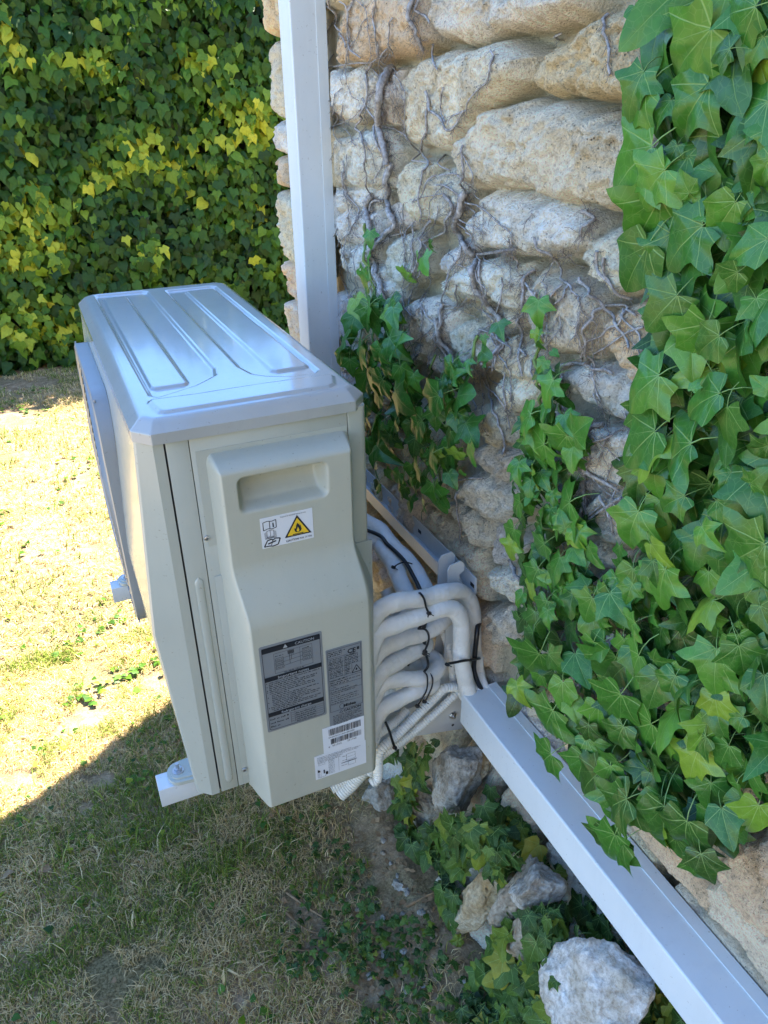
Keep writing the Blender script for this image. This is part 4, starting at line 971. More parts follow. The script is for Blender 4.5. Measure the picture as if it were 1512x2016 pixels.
# fan grille on the long front
def rsq(cy, cz, hy, hz, r, n=10):
    out = []
    for (sy, sz, a0) in ((1, 1, 0), (-1, 1, 90), (-1, -1, 180), (1, -1, 270)):
        for k in range(n + 1):
            a = math.radians(a0 + 90 * k / n); out.append((cy + sy * (hy - r) + r * math.cos(a), cz + sz * (hz - r) + r * math.sin(a)))
    return out
gc = (.56, .405); O = rsq(*gc, .252, .250, .10); I = rsq(*gc, .240, .238, .09); n = len(O)
def gx_(z): return -.0370 + .005 * abs(z - .40) / .26
V = []; F = []
for P, off in ((O, .03), (O, 0), (I, -.002), (I, .012)):
    for y, z in P: V.append((gx_(z) + off if off < .02 else xf(z) - .0005, y, z))
for k in range(3):
    for i in range(n): F.append((k * n + i, k * n + (i + 1) % n, (k + 1) * n + (i + 1) % n, (k + 1) * n + i))
gr = MB(); gr.add(V, F); fr_ = gr.build('fan_grille', M_GRILLE, unit, True, angle=40)
mb = MB()
for r_ in np.arange(.03, .36, .017):                                      # concentric wires clipped by the frame
    m = 96; P = []
    for i in range(m + 1):
        a = 2 * math.pi * i / m; y, z = gc[0] + r_ * math.cos(a), gc[1] + r_ * math.sin(a)
        if abs(y - gc[0]) < .236 and abs(z - gc[1]) < .243: P.append((gx_(z) - .0, y, z))
        else:
            if len(P) > 3: mb.tube(P, .0016, 4)
            P = []
    if len(P) > 3: mb.tube(P, .0016, 4)
for i in range(36):
    a = 2 * math.pi * i / 36; P = []
    for r_ in np.linspace(.05, .34, 14):
        y, z = gc[0] + r_ * math.cos(a), gc[1] + r_ * math.sin(a)
        if abs(y - gc[0]) < .238 and abs(z - gc[1]) < .245: P.append((gx_(z) + .003, y, z))
    if len(P) > 2: mb.tube(P, .0018, 4)
w_ = mb.build('wires', M_GRILLE, None, True, fix=False, angle=80); w_.parent = fr_
mb = MB(); mb.cyl((-.028, gc[0], gc[1]), (1, 0, 0), .215, .004, 48); mb.build('fan_opening', M_DARK, unit)
# feet
def make_foot(y, sx):
    mb = MB(); x1 = .012 if sx < 0 else D - .012; s = -1 if sx < 0 else 1
    P = []; rr = .026; cx = x1 + s * .038
    for k in range(13): a = math.radians(-90 + 180 * k / 12); P.append((cx + s * rr * .8 * math.cos(a), y + rr * math.sin(a)))
    P = [(x1, y - rr - .004)] + P + [(x1, y + rr + .004)]
    mb.prism(P, 2, .001, .009); mb.prism([((p[0] - cx) * .72 + cx, (p[1] - y) * .72 + y) for p in P], 2, .0085, .0125)
    f = mb.build('mounting_foot', M_BODY, unit, True, angle=30)
    mb = MB(); mb.cyl((cx, y, .0125), (0, 0, 1), .0105, .0016, 24); mb.cyl((cx, y, .014), (0, 0, 1), .0072, .006, 6); mb.cyl((cx, y, .020), (0, 0, 1), .0036, .011, 12)
    b = mb.build('bolt', M_STEEL, None, True, angle=30); b.parent = f
for y in (.072, .79):
    for s in (-1, 1): make_foot(y, s)
# service cover: a moulded shell, a depth field on (x, z)
cxs = np.unique(np.concatenate([np.linspace(.086, .126, 42), np.linspace(.126, .262, 70), np.linspace(.262, .350, 84)])); czs = np.linspace(-.012, .670, 330)
CX, CZ = np.meshgrid(cxs, czs, indexing='ij')
dz = .042 + (.080 - .042) * (1 - sst(.395, .497, CZ))
xr2 = .309 + (.346 - .309) * (1 - sst(.36, .50, CZ))
slr = 4.2 - 2.0 * (1 - sst(.36, .50, CZ))
A = (CX - .0895) * 4.6; B = (xr2 - CX) * slr; T = (.667 - CZ) * 2.6; Bo = (CZ + .009) * 5.0
def rint(a, b, r):                                                         # rounded intersection
    u = np.clip(r - a, 0, None); v = np.clip(r - b, 0, None)
    return np.where((a < r) & (b < r), r - np.hypot(u, v), np.minimum(a, b))
e = rint(rint(A, T, .05), Bo, .04); e = rint(rint(B, T, .05), e, .02); e = np.minimum(e, rint(B, Bo, .04))
dep = smin(dz, e, .016)
# hand recess
hx_, hz_, hw, hh = .1905, .609, .068, .028
q1 = np.abs(CX - hx_) - hw + .010; q2 = np.abs(CZ - hz_) - hh + .010
sd = np.hypot(np.clip(q1, 0, None), np.clip(q2, 0, None)) + np.minimum(np.maximum(q1, q2), 0) - .010
rec = np.clip(-sd, 0, None); floor_ = .034 * (1 - .35 * sst(hz_ + .01, hz_ - hh, CZ) if False else 1)
dep = dep - .034 * sst(-.002, .011, -sd) * (.45 + .55 * sst(-hh, hh * .2, CZ - hz_)) - .001 * sst(0, .004, -sd)
ok = e > -.012
dep = np.where(dep < -.001, -.001, dep)
V = np.stack([CX, -dep, CZ], -1).reshape(-1, 3); F = gridf(len(cxs), len(czs))
keep = (e.ravel()[F] > -.0015).any(1); F = F[keep]
cover = nmesh('service_cover', V, F, M_COVER, unit)
# flange of the cover
mb = MB(); mb.box(.0765, .3085, -.0008, -.0002, .515, .672, 0); mb.box(.0785, .345, -.0024, -.0009, .004, .46, .0004)
mb.build('cover_flange', M_BODY, unit)
def screw(x, z, y=-.003):
    mb = MB(); m = 18
    V = []
    for r_, h in ((.0045, 0), (.0045, .0008), (.0038, .0022), (.002, .003), (.0001, .0032)):
        for k in range(m): a = 2 * math.pi * k / m; V.append((x + r_ * math.cos(a), y - h, z + r_ * math.sin(a)))
    F = [(i * m + k, i * m + (k + 1) % m, (i + 1) * m + (k + 1) % m, (i + 1) * m + k) for i in range(4) for k in range(m)]
    mb.add(V, F); mb.box(x - .0022, x + .0022, y - .0036, y - .003, z - .0004, z + .0004, mi=1); mb.box(x - .0004, x + .0004, y - .0036, y - .003, z - .0022, z + .0022, mi=1)
    mb.build('screw', [M_STEEL, M_DARK], unit, True)
screw(.0755, .530, -.0002); screw(.0835, .040)

# ---- stickers and their printing
class Print:
    """flat ink shapes on the plane y = yy, in label coordinates (x right, z up)"""
    def __init__(s, yy): s.yy = yy; s.v = []; s.f = []
    def poly(s, P):
        b = len(s.v); s.v += [(x, s.yy, z) for x, z in P]
        for t in tessellate_polygon([[Vector((x, z, 0)) for x, z in P]]): s.f.append(tuple(b + i for i in t))
    def rect(s, x0, x1, z0, z1): s.poly([(x0, z0), (x1, z0), (x1, z1), (x0, z1)])
    def line(s, x0, z0, x1, z1, w):
        d = math.hypot(x1 - x0, z1 - z0); nx, nz = -(z1 - z0) / d * w / 2, (x1 - x0) / d * w / 2
        s.poly([(x0 + nx, z0 + nz), (x1 + nx, z1 + nz), (x1 - nx, z1 - nz), (x0 - nx, z0 - nz)])
    def path(s, P, w, close=False):
        P = list(P) + ([P[0]] if close else [])
        for a, b in zip(P, P[1:]): s.line(*a, *b, w)
    def text(s, t, x, z, size, align='LEFT', bold=0.0, sx=1.0):
        cu = bpy.data.curves.new('t', 'FONT'); cu.body = t; cu.size = size; cu.align_x = align; cu.offset = bold * size; cu.resolution_u = 2
        o = bpy.data.objects.new('t', cu); COL.objects.link(o); bpy.context.view_layer.update()
        me = o.evaluated_get(bpy.context.evaluated_depsgraph_get()).to_mesh(); b = len(s.v)
        s.v += [(x + v.co.x * sx, s.yy, z + v.co.y) for v in me.vertices]; s.f += [tuple(b + i for i in p.vertices) for p in me.polygons]
        o.to_mesh_clear(); bpy.data.objects.remove(o); bpy.data.curves.remove(cu)
    def words(s, x0, x1, z, h, fill_=1.0, seed=0):
        """a printed line too small to read in the photograph"""
        r = random.Random(seed); x = x0; xe = x0 + (x1 - x0) * fill_
        while x < xe:
            w = r.uniform(1.6, 5.5) * h; w = min(w, xe - x); n = max(1, int(w / (h * .75)))
            for k in range(n):
                hh_ = h * r.choice([.62, .62, 1.0]); s.rect(x + k * w / n, x + (k + .72) * w / n, z, z + hh_)
            x += w + h * .7
    def build(s, name, m, parent):
        mb = MB(); mb.v = s.v; mb.f = s.f; mb.m = [0] * len(s.f)
        o = mb.build(name, m, None, False, fix=False); o.parent = parent; return o
def label(name, x0, x1, z0, z1, y, m, rad=.002, lab=None):
    mb = MB(); P = []
    for (cx, cz, a0) in ((x1 - rad, z1 - rad, 0), (x0 + rad, z1 - rad, 90), (x0 + rad, z0 + rad, 180), (x1 - rad, z0 + rad, 270)):
        for k in range(5): a = math.radians(a0 + 22.5 * k); P.append((cx + rad * math.cos(a), cz + rad * math.sin(a)))
    mb.prism(P, 1, y - .00035, y + .0002); o = mb.build(name, m, unit, False)
    if lab: o['label'] = lab
    return o
# fire warning sticker
Y1 = -.0424
x0, x1, z0, z1 = .149, .231, .5145, .5665
lb = label('warning_sticker', x0, x1, z0, z1, Y1, M_STKW, .001, 'white sticker with yellow flame triangle')
yp = Y1 - .0007
p = Print(yp - .0002); T0, T1, TT = (.1845, .525), (.2275, .525), (.206, .5605)
p.poly([T0, T1, TT]); 
p.text('*Required for R32/R290 Refrigerant only', .1795, .5615, .0030, sx=.82)
p.text('CAUTION', .186, .5175, .0050, bold=.02, sx=.92); p.text('RISK OF FIRE', .2085, .5178, .0043, sx=.80)
# open book with an i, stack of books, book with spanner
bw = .0011
p.path([(.153, .5590), (.1600, .5605), (.1665, .5590), (.173, .5605), (.173, .5475), (.1665, .5460), (.1600, .5475), (.153, .5455)], bw, True); p.line(.163, .560, .163, .5465, bw)
p.text('i', .1672, .5490, .0105, bold=.05)
for d_ in (0, .0016, .0032): p.path([(.1545 + d_, .5415 + d_ * .5), (.1545 + d_, .5305 + d_ * .5), (.1715 - d_, .5305 + d_ * .5), (.1715 - d_, .5415 + d_ * .5)], .0005)
p.path([(.1578, .5435), (.163, .5445), (.1683, .5435), (.1683, .533), (.163, .534), (.1578, .533)], .0006, True); p.line(.163, .5445, .163, .534, .0006)
p.path([(.1520, .5175), (.1575, .5275), (.1640, .5285), (.1660, .5265), (.170, .5290), (.1775, .5275), (.1735, .5175), (.1655, .5160), (.1600, .5175)], .0018, True); p.line(.163, .518, .166, .527, .001); p.line(.158, .5215, .171, .5245, .0022)
p.build('lettering', M_INK, lb)
p = Print(yp - .0004); cx_, cz_ = .206, .5365
sh = lambda q, k: (cx_ + (q[0] - cx_) * k, cz_ + (q[1] - cz_) * k)
p.poly([sh(T0, .80), sh(T1, .80), sh(TT, .80)]); p.build('triangle', M_YEL, lb)
p = Print(yp - .0006); p.line(.1975, .5285, .2145, .5285, .0013)
p.poly([(.2060, .5305), (.2020, .5322), (.2003, .5360), (.2012, .5395), (.2030, .5375), (.2035, .5420), (.2058, .5475), (.2072, .5440), (.2085, .5460), (.2092, .5415), (.2108, .5430), (.2112, .5385), (.2122, .5355), (.2105, .5322)])
p.build('flame', M_INK, lb)
p = Print(yp - .0008); p.poly([(.2060, .5313), (.2042, .5330), (.2040, .5350), (.2052, .5375), (.2062, .5405), (.2072, .5375), (.2082, .5350), (.2076, .5328)]); p.build('flame_heart', M_YEL, lb)
# wiring label
Y2 = -.0805
x0, x1, z0, z1 = .1175, .2215, .186, .364
lb = label('wiring_label', x0, x1, z0, z1, Y2, M_STKG, .003, 'silver label with black heading bands and a wiring diagram')
p = Print(Y2 - .0009)
ix0, ix1, iz0, iz1 = x0 + .004, x1 - .004, z0 + .004, z1 - .004
p.path([(ix0, iz0 + .003), (ix0 + .003, iz0), (ix1 - .003, iz0), (ix1, iz0 + .003), (ix1, iz1 - .002), (ix0, iz1 - .002)], .0008, True)
bands = [(iz1 - .0105, iz1), (.2925, .3015), (.2185, .2275)]
for a_, b_ in bands: p.rect(ix0, ix1, a_, b_)
# diagram
p.path([(.140, .345), (.2035, .345), (.2035, .3055), (.140, .3055)], .0004, True); p.path([(.183, .345), (.183, .310)], .0004)
for k in range(6): p.rect(.163 + k * .0018, .1642 + k * .0018, .337, .3440)
for k in range(3):
    zz_ = .313 + k * .0078
    p.path([(.142, zz_), (.155, zz_), (.155, zz_ + .0062), (.142, zz_ + .0062)], .0005, True); p.text('Unit ' + 'ABC'[k], .1428, zz_ + .0016, .0042)
    p.path([(.187, zz_ + .003), (.2015, zz_ + .003), (.2015, zz_ + .0092), (.187, zz_ + .0092)], .0005, True); p.text('Unit ' + 'ABC'[k], .1885, zz_ + .0046, .0042)
    p.line(.155, zz_ + .004, .187, zz_ + .006, .0005); p.line(.1655 + k * .003, .337, .1655 + k * .003, zz_ + .005, .0006)
p.words(.142, .156, .3385, .0022, 1, 1); p.words(.187, .200, .3395, .0022, 1, 2); p.words(.155, .188, .3025, .002, 1, 3)
z = .2885; k = 0
for k in range(17):
    ind = 0.0 if k < 7 or k in (14, 15) else .003
    p.words(.1275 + ind, .2155, z, .0021, (.98, .55, .93, .9, .7, .86, .88, .35, .95, .7, .78, .97, .93, .6, .98, .9, .5)[k], 10 + k)
    if k in (0, 2, 4, 5, 8, 11, 14): p.rect(.1235, .1247, z, z + .002)
    z -= .0037
for a_ in (.211, .203): p.words(.1235, .158, a_, .003, .95, 40 + int(a_ * 1e4)); 
p.words(.1235, .140, .1955, .003, 1, 44); p.line(.159, .218, .159, .193, .0004); p.line(.166, .218, .166, .193, .0004)
for k in range(5): p.line(.159, .214 - k * .0045, .2170, .214 - k * .0045, .0004); p.words(.168, .212, .2100 - k * .0045, .002, .8, 60 + k)
p.build('lettering', M_INK, lb)
p = Print(Y2 - .0012)
p.text('CAUTION', .1755, .3520, .0072); p.poly([(.156, .3515), (.1635, .3515), (.1598, .3585)])
p.text('Important notes', .1695, .2940, .0080, 'CENTER', .01); p.text('Refrigerant charge', .1695, .2200, .0070, 'CENTER', .01)
p.build('heading', M_SILVER, lb)
# rating plate
x0, x1, z0, z1 = .2260, .2900, .152, .3215
lb = label('rating_plate', x0, x1, z0, z1, Y2, M_STKG, .002, 'narrow silver rating label with CE mark and maker logo')
p = Print(Y2 - .0009); a0, a1 = .2285, .2875
p.path([(a0, .187), (a1, .187), (a1, .3185), (a0, .3185)], .0006, True)
p.text('CE', .2635, .3035, .0125, bold=.03, sx=1.0); p.text('0598', .2665, .2990, .0050, bold=.02); p.words(.2805, .2865, .3065, .006, 1, 3)
for k in range(3): p.words(.2305, .261, .3135 - k * .0036, .0023, (.98, .8, .75)[k], 80 + k)
p.line(a0, .3025, .2640, .3025, .0005); p.line(.2575, .3025, .2575, .2580, .0005)
z = .2985
for k in range(12):
    p.words(.2305, .2560, z, .0020, .95, 90 + k); p.words(.2590, .2865 if k < 6 else .269, z, .0020, .85, 120 + k)
    if k % 3 == 2: p.line(a0, z - .0010, a1 if k < 6 else .270, z - .0010, .00035)
    z -= .0034
p.path([(.2705, .2600), (.2870, .2600), (.2788, .2750)], .0013, True); p.poly([(.2788, .2630), (.2768, .2650), (.2782, .2695), (.2806, .2660)]); p.line(.2705, .2585, .2705, .2790, .0005)
p.words(.2305, .262, .2535, .0025, 1, 150); p.words(.2305, .2865, .2492, .0022, .98, 151); p.words(.2305, .2865, .2450, .0026, .6, 152); p.line(a0, .2560, a1, .2560, .0005); p.line(a0, .2430, a1, .2430, .0005)
for k in range(9): p.words(.2305, .2865, .2385 - k * .0044, .0019, (.2, .6, .9, .8, .3, .9, .85, .9, .6)[k], 160 + k)
p.line(a0, .2285, a1, .2285, .0004); p.line(a0, .2020, a1, .2020, .0004)
p.text('Midea', .2520, .1905, .0088, bold=.035, sx=1.1)                # the maker's wordmark with its half ring
P = [(.2500 + .0048 * math.cos(a), .1940 + .0056 * math.sin(a)) for a in np.linspace(math.radians(60), math.radians(320), 16)]; p.path(P, .0007)
p.text('CAUTION', .2520, .1800, .0072, bold=.03); p.path([(.2445, .1800), (.2505, .1800), (.2475, .1850)], .0007, True)
for k in range(7): p.words(.2325, .2870, .1755 - k * .0033, .0018, (.95, .9, .98, .7, .97, .95, .5)[k], 180 + k)
p.build('lettering', M_INK, lb)
# bar code sticker
x0, x1, z0, z1 = .2115, .2895, .0965, .1555
lb = label('barcode_sticker', x0, x1, z0, z1, Y2 - .0004, M_STKW, .0006, 'white sticker with two barcodes and a serial number')
p = Print(Y2 - .0014); r = random.Random(4)
for (xa, xb, za, zb) in ((.2225, .2815, .1350, .1500), (.2255, .2835, .1140, .1265)):
    x = xa
    while x < xb: w = r.choice([.0005, .0005, .0010, .0016]); p.rect(x, x + w, za, zb); x += w + r.choice([.0005, .0008, .0013])
p.text('S/N:541N012113044128015003', .2215, .1293, .0047, sx=.80); p.text('8', .2205, .1070, .0054); p.text('431312', .2275, .1080, .0054, sx=1.1); p.text('251166', .2560, .1085, .0054, sx=1.1)
p.build('lettering', M_INK, lb)
# installation sticker
x0, x1, z0, z1 = .1935, .2915, .0395, .0962
lb = label('installation_sticker', x0, x1, z0, z1, Y2 - .0002, M_STKW, .0006, 'lowest white sticker with thin line drawings')
p = Print(Y2 - .0012)
for k in range(5): p.words(.1985, .2850, .0905 - k * .0030, .0013, (.75, .95, .9, .55, .5)[k], 200 + k)
p.path([(.200, .0725), (.212, .0725), (.212, .0765), (.200, .0765)], .0003, True)
for k in range(12): p.words(.2185, .2330, .0780 - k * .0030, .0011, .8, 210 + k)
p.line(.238, .081, .238, .044, .0003); p.path([(.253, .0780), (.270, .0780), (.270, .0630), (.253, .0630)], .0004, True); p.line(.253, .0705, .270, .0705, .0003)
p.line(.243, .0600, .273, .0600, .0012); p.path([(.256, .0590), (.270, .0590), (.270, .0500), (.256, .0500)], .0004, True)
p.poly([(.1975, .0560), (.2025, .0560), (.2020, .0600), (.1980, .0630)]); p.rect(.2085, .2110, .0500, .0590); p.rect(.2125, .2170, .0460, .0530); p.path([(.1980, .0550), (.1980, .0430), (.2120, .0430), (.2120, .0460)], .0004); p.line(.2005, .0430, .2005, .0550, .0003); p.line(.2035, .0430, .2035, .0550, .0003)
p.words(.245, .254, .0745, .0014, 1, 231); p.words(.245, .254, .0650, .0014, 1, 232); p.words(.243, .254, .0530, .0014, 1, 233)
p.build('lettering', M_INK, lb)

# ------------------------------------------------------------------ wall bracket
br = empty('wall_bracket', (.57, .4, 0), 'white painted steel wall bracket with a rail and two arms carrying the unit', 'bracket')
RZ0, RZ1 = .247, .293; ra, rb = .035, .84
mb = MB(); prof = [(.580, RZ0), (.552, RZ0), (.552, RZ0 + .028), (.5485, RZ0 + .032), (.5470, RZ0 + .030), (.5495, RZ0 + .0265), (.5495, RZ0 + .004)]
prof = [(.5800, RZ0), (.5490, RZ0), (.5490, RZ0 + .030), (.5515, RZ0 + .030), (.5515, RZ0 + .0025), (.5775, RZ0 + .0025), (.5775, RZ1), (.5800, RZ1)]
mb.prism(prof, 1, ra, rb)
rl = mb.build('rail', M_BRKT, br, False)
for y in (.020, .25, .47, .69):
    mb = MB(); mb.box(.5768, .5774, y + .02, y + .034, RZ1 - .026, RZ1 - .018); o = mb.build('slot', M_DARK, None, False); o.parent = rl
def arm(y0):
    y1 = y0 + .040; mb = MB(); t = .003
    for y in (y0, y1 - t):                                                  # two side plates, hooked over the rail at the top
        mb.prism([(.30, -.0445), (.43, -.080), (.572, -.113), (.572, .232), (.553, .235), (.553, .262), (.5495, .300), (.560, .306), (.560, .322), (.552, .330), (.530, .326), (.524, .316), (.524, .12), (.505, .03), (.46, -.002), (.30, -.003)], 1, y, y + t)
    mb.prism([(.572, -.113), (.575, -.113), (.575, .235), (.572, .235)], 1, y0, y1)
    a = mb.build('arm_upright', M_BRKT, br, False)
    mb = MB(); mb.box(-.067, .40, y0 - .0005, y1 + .0005, -.0445, -.0015, .0012); mb.box(.30, .575, y0 + .004, y1 - .004, -.0435, -.0025)
    mb.build('arm', M_BRKT, br)
    mb = MB(); mb.cyl((.548, y0 - .0002, -.062), (0, -1, 0), .0085, .0015, 24); mb.cyl((.548, y0 - .0015, -.062), (0, -1, 0), .0062, .005, 6); mb.cyl((.548, y0 - .006, -.062), (0, -1, 0), .003, .005, 10)
    mb.build('bolt', M_STEEL, br, True, angle=30)
    mb = MB(); mb.cyl((.550, y0 - .0003, -.092), (0, -1, 0), .0032, .0004, 16); mb.build('hole', M_DARK, br)
arm(.052); arm(.770)

# ------------------------------------------------------------------ ducts
def duct(name, a0, a1, horiz, label_):
    r = empty(name, (.565, a0 if horiz else .86, .02 if horiz else a0), label_, 'cable duct', 'white cable ducts on the wall')
    mb = MB()
    def prof(x0, x1, p0, p1, rr):
        P = []
        for (cx, cp, s0, arcn) in ((x0 + rr, p1 - rr, 180, -1), (x0 + rr, p0 + rr, 180, 1)):
            pass
        P = [(x1, p1)]
        for k in range(6): a = math.radians(90 + 18 * k); P.append((x0 + rr + rr * math.cos(a), p1 - rr + rr * math.sin(a)))
        for k in range(6): a = math.radians(180 + 18 * k); P.append((x0 + rr + rr * math.cos(a), p0 + rr + rr * math.sin(a)))
        return P + [(x1, p0)]
    if horiz:
        mb.prism(prof(.530, .592, -.022, .058, .004), 1, a0, a1); mb.build('duct_cover', M_DUCT, r, True, angle=5)
        mb = MB(); mb.box(.589, .609, a0 + .004, a1 - .001, -.024, .060); mb.build('back_plate', M_DUCT, r, False)
        mb = MB(); mb.box(.534, .590, a1 - .0002, a1 + .0006, -.017, .053); mb.build('open_end', M_DARK, r, False)
    else:
        mb.prism(prof(.530, .592, .828, .906, .004), 2, a0, a1); mb.build('duct_cover', M_DUCT, r, True, angle=5)
        mb = MB(); mb.box(.589, .612, .826, .908, a0, a1); mb.build('back_plate', M_DUCT, r, False)
duct('cable_duct', -1.6, -.012, True, 'white cable duct running sideways along the wall towards the lower right corner')
duct('cable_duct', .10, 2.6, False, 'white cable duct standing upright on the wall behind the unit')

# ------------------------------------------------------------------ pipes and cables
Z4 = lambda p: (700 + p[0] / 3.6, 940 + p[1] / 3.6)
def run(pts):
    out = []
    for a, b, y in pts:
        px, py = Z4((a, b)); out.append(at(px, py, 1, y))
    return out
def fit_end(P, *extra): return P + [np.array(e) for e in extra]
GP_ = 'white insulated pipes leaving the unit'
def pipe(P, r, label_, m=M_FOAM, name='insulated_pipe', cat='pipe', group=GP_, wr=.05, n=16, corr=False):
    S = spline(P, .0009 if corr else .003); rr = []
    dist = 0
    for i in range(len(S)):
        if i: dist += np.linalg.norm(np.array(S[i]) - np.array(S[i - 1]))
        if corr: rr.append(r * (.86 + .20 * abs(math.sin(dist * math.pi / .0054)) ** .5))
        else: rr.append(r * (1 + wr * math.sin(dist * 90) * math.sin(dist * 37 + r * 999) + (.018 if wr else 0) * math.sin(dist * 520 + 2 * math.sin(dist * 60))))
    mb = MB(); mb.tube(S, rr, n); return tag(mb.build(name, m, None, True, fix=False, angle=80), label_, cat, group)
x_in = .325
pipe([(x_in, -.01, .262)] + run([(150,960,0),(300,880,.0),(480,855,.005),(640,812,.015),(745,812,.03),(808,880,.035),(832,980,.035),(836,1110,.035),(840,1250,.03),(862,1380,.02)]) + [(.568, -.02, .040), (.568, -.10, .022)], .0165, 'topmost insulated pipe, arching over and down into the duct end')
pipe([(x_in, -.02, .218)] + run([(150,1110,-.01),(300,1035,-.01),(480,975,-.005),(620,925,0),(700,940,.0),(742,1000,.0),(752,1100,0),(750,1250,.0),(765,1370,-.005)]) + [(.552, -.018, .028), (.552, -.10, .010)], .0170, 'second insulated pipe from the top, bending down in front of the first')
pipe([(x_in, 0, .170)] + run([(160,1235,.01),(320,1150,.02),(460,1110,.03),(560,1060,.04),(640,1000,.055),(700,960,.08)]) + [(.545, .12, .20), (.55, .18, .10)], .0165, 'third insulated pipe from the top, passing behind the second')
pipe([(x_in, -.01, .120)] + run([(170,1390,.0),(300,1300,.01),(420,1230,.025),(490,1170,.05)]) + [(.46, .10, .21), (.50, .18, .20)], .0165, 'fourth insulated pipe from the top, slanting up under the third')
pipe([(x_in, -.01, .085)] + run([(170,1478,.0),(300,1430,.0),(450,1425,.0),(550,1390,.01),(588,1325,.03),(540,1275,.06),(450,1250,.09)]) + [(.36, .16, .12)], .0160, 'insulated pipe that loops round in a tight bend above the corrugated hoses')
pipe([(x_in, -.02, .030)] + run([(170,1660,-.01),(300,1575,-.005),(430,1510,.0),(540,1450,.02)]) + [(.49, .10, .10), (.44, .20, .14)], .0165, 'lowest insulated pipe, straight above the corrugated hoses')
pipe([(.33, .42, .33)] + run([(120,440,.30),(200,520,.25),(270,620,.20),(320,740,.15),(370,850,.11),(420,960,.08)]) + [(.44, .08, .16), (.40, .12, .08)], .0180, 'thick insulated pipe coming from behind the unit, left of the black cable')
pipe([(.36, .42, .34)] + run([(110,330,.33),(250,470,.26),(370,590,.20),(440,690,.16),(500,800,.12),(540,930,.10)]) + [(.48, .12, .14)], .0170, 'insulated pipe from behind the unit running between black cable and bracket rail')
pipe([(x_in, .02, .10)] + run([(300,1350,.06),(400,1330,.07),(470,1300,.09)]) + [(.46, .2, .2)], .0150, 'insulated pipe mostly hidden behind the looping pipe')
GB = 'black cables among the pipes'
pipe([(.34, .38, .32)] + run([(110,385,.29),(230,478,.235),(345,590,.18),(410,700,.13),(455,790,.09),(490,880,.05),(500,1000,.03),(478,1090,.03),(480,1200,.03)]) + [(.44, .06, .10), (.46, .08, .0)], .0042, 'black cable curving down from behind the unit over the pipes', M_BLACK, 'black_cable', 'cable', GB, 0, 10)
pipe([(.545, .10, .30)] + run([(860,960,.05),(862,1080,.01),(846,1250,.0),(842,1380,-.005)]) + [(.575, -.02, .050), (.575, -.08, .035)], .0050, 'black cable running down beside the insulated pipes into the duct', M_BLACK, 'black_cable', 'cable', GB, 0, 10)
pipe([(.56, .09, .28)] + run([(895,1150,.05),(880,1300,.02),(890,1400,.01)]) + [(.585, -.02, .05), (.585, -.06, .03)], .0075, 'thin white insulated pipe squeezed between the black cable and the wall')
GH = 'corrugated hoses below the pipes'
hz_ = dict(m=M_HOSE, name='corrugated_hose', cat='hose', group=GH, corr=True, n=14)
pipe(run([(610,1060,.08),(650,1170,.06),(680,1300,.05),(690,1420,.04),(720,1490,.03)]) + [(.55, -.01, .02), (.56, -.08, .01)], .0085, 'corrugated white hose rising vertically behind the second pipe', **hz_)
pipe([(.572, -.06, .012)] + run([(790,1500,.02),(720,1485,.02),(630,1495,.02),(570,1550,.02),(490,1630,.01),(390,1730,.0),(280,1840,-.01),(170,1950,-.02)]) + [(.335, -.03, -.07), (.32, -.03, -.08)], .0095, 'upper corrugated white hose sweeping from the duct down to the unit', **hz_)
pipe([(.565, -.06, -.005)] + run([(760,1530,.03),(690,1555,.03),(620,1620,.03),(530,1700,.025),(420,1795,.02),(300,1890,.01),(170,1990,.0)]) + [(.33, .0, -.09)], .0085, 'lower corrugated white hose sweeping from the duct down to the unit', **hz_)
pipe(run([(370,1650,.03),(300,1720,.02),(230,1770,.01),(150,1830,.0)]) + [(.34, .0, -.035)], .0095, 'short corrugated white hose just under the lowest insulated pipe', **hz_)
pipe(run([(330,1730,.03),(250,1800,.02),(170,1870,.01)]) + [(.34, .01, -.055)], .0085, 'short corrugated white hose tucked between the short and the upper hose', **hz_)
q = lambda px, py, y: at(px, py, 1, y)
pipe([q(735,1490,.02), q(712,1520,.02), q(690,1545,.02), q(668,1565,.02)], .0145, 'wide corrugated hose end poking out below the service cover', **hz_)
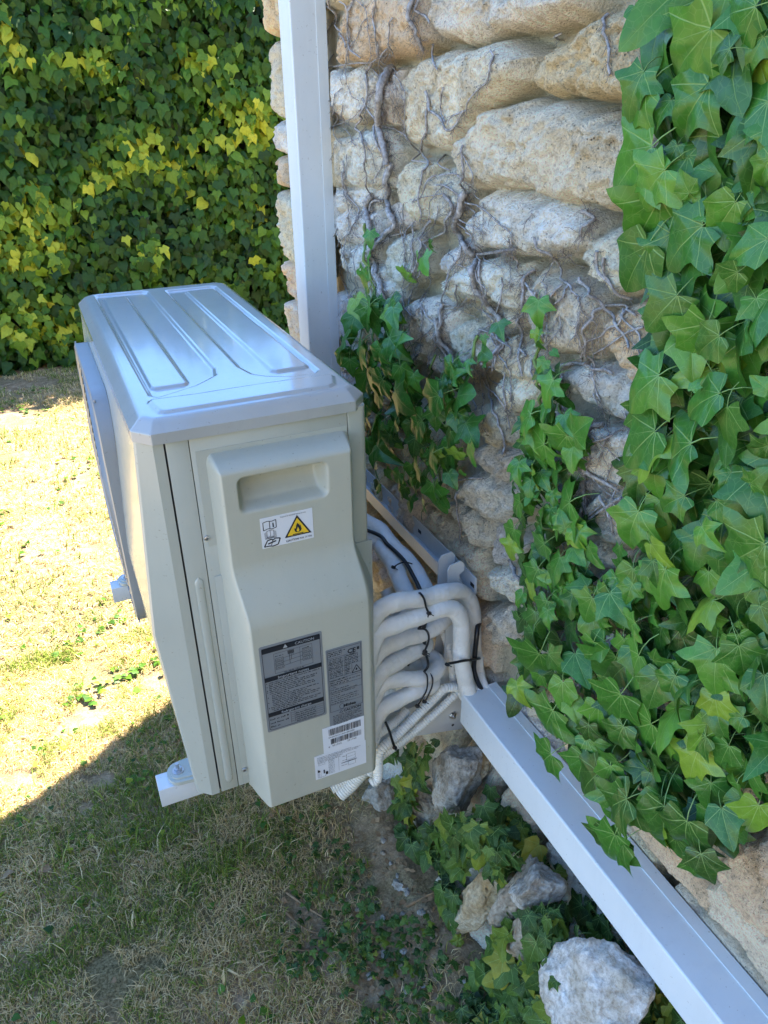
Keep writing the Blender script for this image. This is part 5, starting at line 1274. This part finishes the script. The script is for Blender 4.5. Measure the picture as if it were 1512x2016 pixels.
pipe([q(715,1500,.03), q(690,1525,.03), q(672,1540,.03), q(652,1552,.03)], .0115, 'narrow corrugated hose end beside the wide one below the service cover', **hz_)
def tie(pts, label_, head=None, r=.0017):
    S = spline(run(pts), .004); S = [np.array(s) for s in S]
    mb = MB(); mb.tube(S, r, 6)
    h = run([head])[0] if head else S[-1]
    rot = Matrix.Translation(Vector(h)) @ Matrix.Rotation(.5, 4, 'Y')
    mb.box(-.0042, .0042, -.003, .003, -.003, .003, .0008, 1, mat4=rot); mb.tube([Vector(h), Vector(h) + Vector((.008, -.004, -.006))], .0008, 4)
    tag(mb.build('cable_tie', M_BLACK, None, True, fix=False, angle=60), label_, 'cable tie', 'black cable ties')
tie([(440,825,.03),(458,820,-.012),(485,860,-.016),(500,920,-.014),(520,965,-.016)], 'black cable tie binding the two topmost pipes', (520,962,-.018), .0022)
tie([(520,960,-.018),(500,1010,-.018),(470,1050,-.01),(445,1072,-.005),(490,1075,-.008),(518,1115,-.005),(515,1170,-.004),(492,1225,-.002)], 'black cable tie curling round the third pipe', (492,1235,-.004), .0022)
tie([(492,1235,-.004),(510,1290,-.003),(512,1340,-.006),(485,1378,-.012)], 'short black cable tie between third and looping pipe', (490,1250,-.004), .0028)
tie([(485,1375,.0),(508,1410,-.018),(505,1500,-.02),(470,1570,-.02),(438,1620,-.02)], 'left of the two black cable ties round the looping pipe', (438,1620,-.022))
tie([(520,1380,.0),(545,1420,-.012),(542,1480,-.016),(515,1545,-.018),(490,1590,-.018)], 'right of the two black cable ties round the looping pipe', (488,1588,-.02))
tie([(645,1322,-.022),(700,1312,-.023),(760,1300,-.022),(820,1292,-.012),(875,1284,.0),(880,1284,.04)], 'black cable tie round the vertical pipes above the duct end', (650,1325,-.025), .0026)
tie([(213,1735,-.032),(240,1800,-.034),(262,1870,-.034),(285,1930,-.03)], 'black cable tie round the corrugated hoses beside the unit', (278,1915,-.036), .0026)
tie([(268,640,.17),(300,615,.165),(350,600,.155),(400,612,.16)], 'black cable tie round the cable and pipe behind the unit', (268,636,.165), .0015)
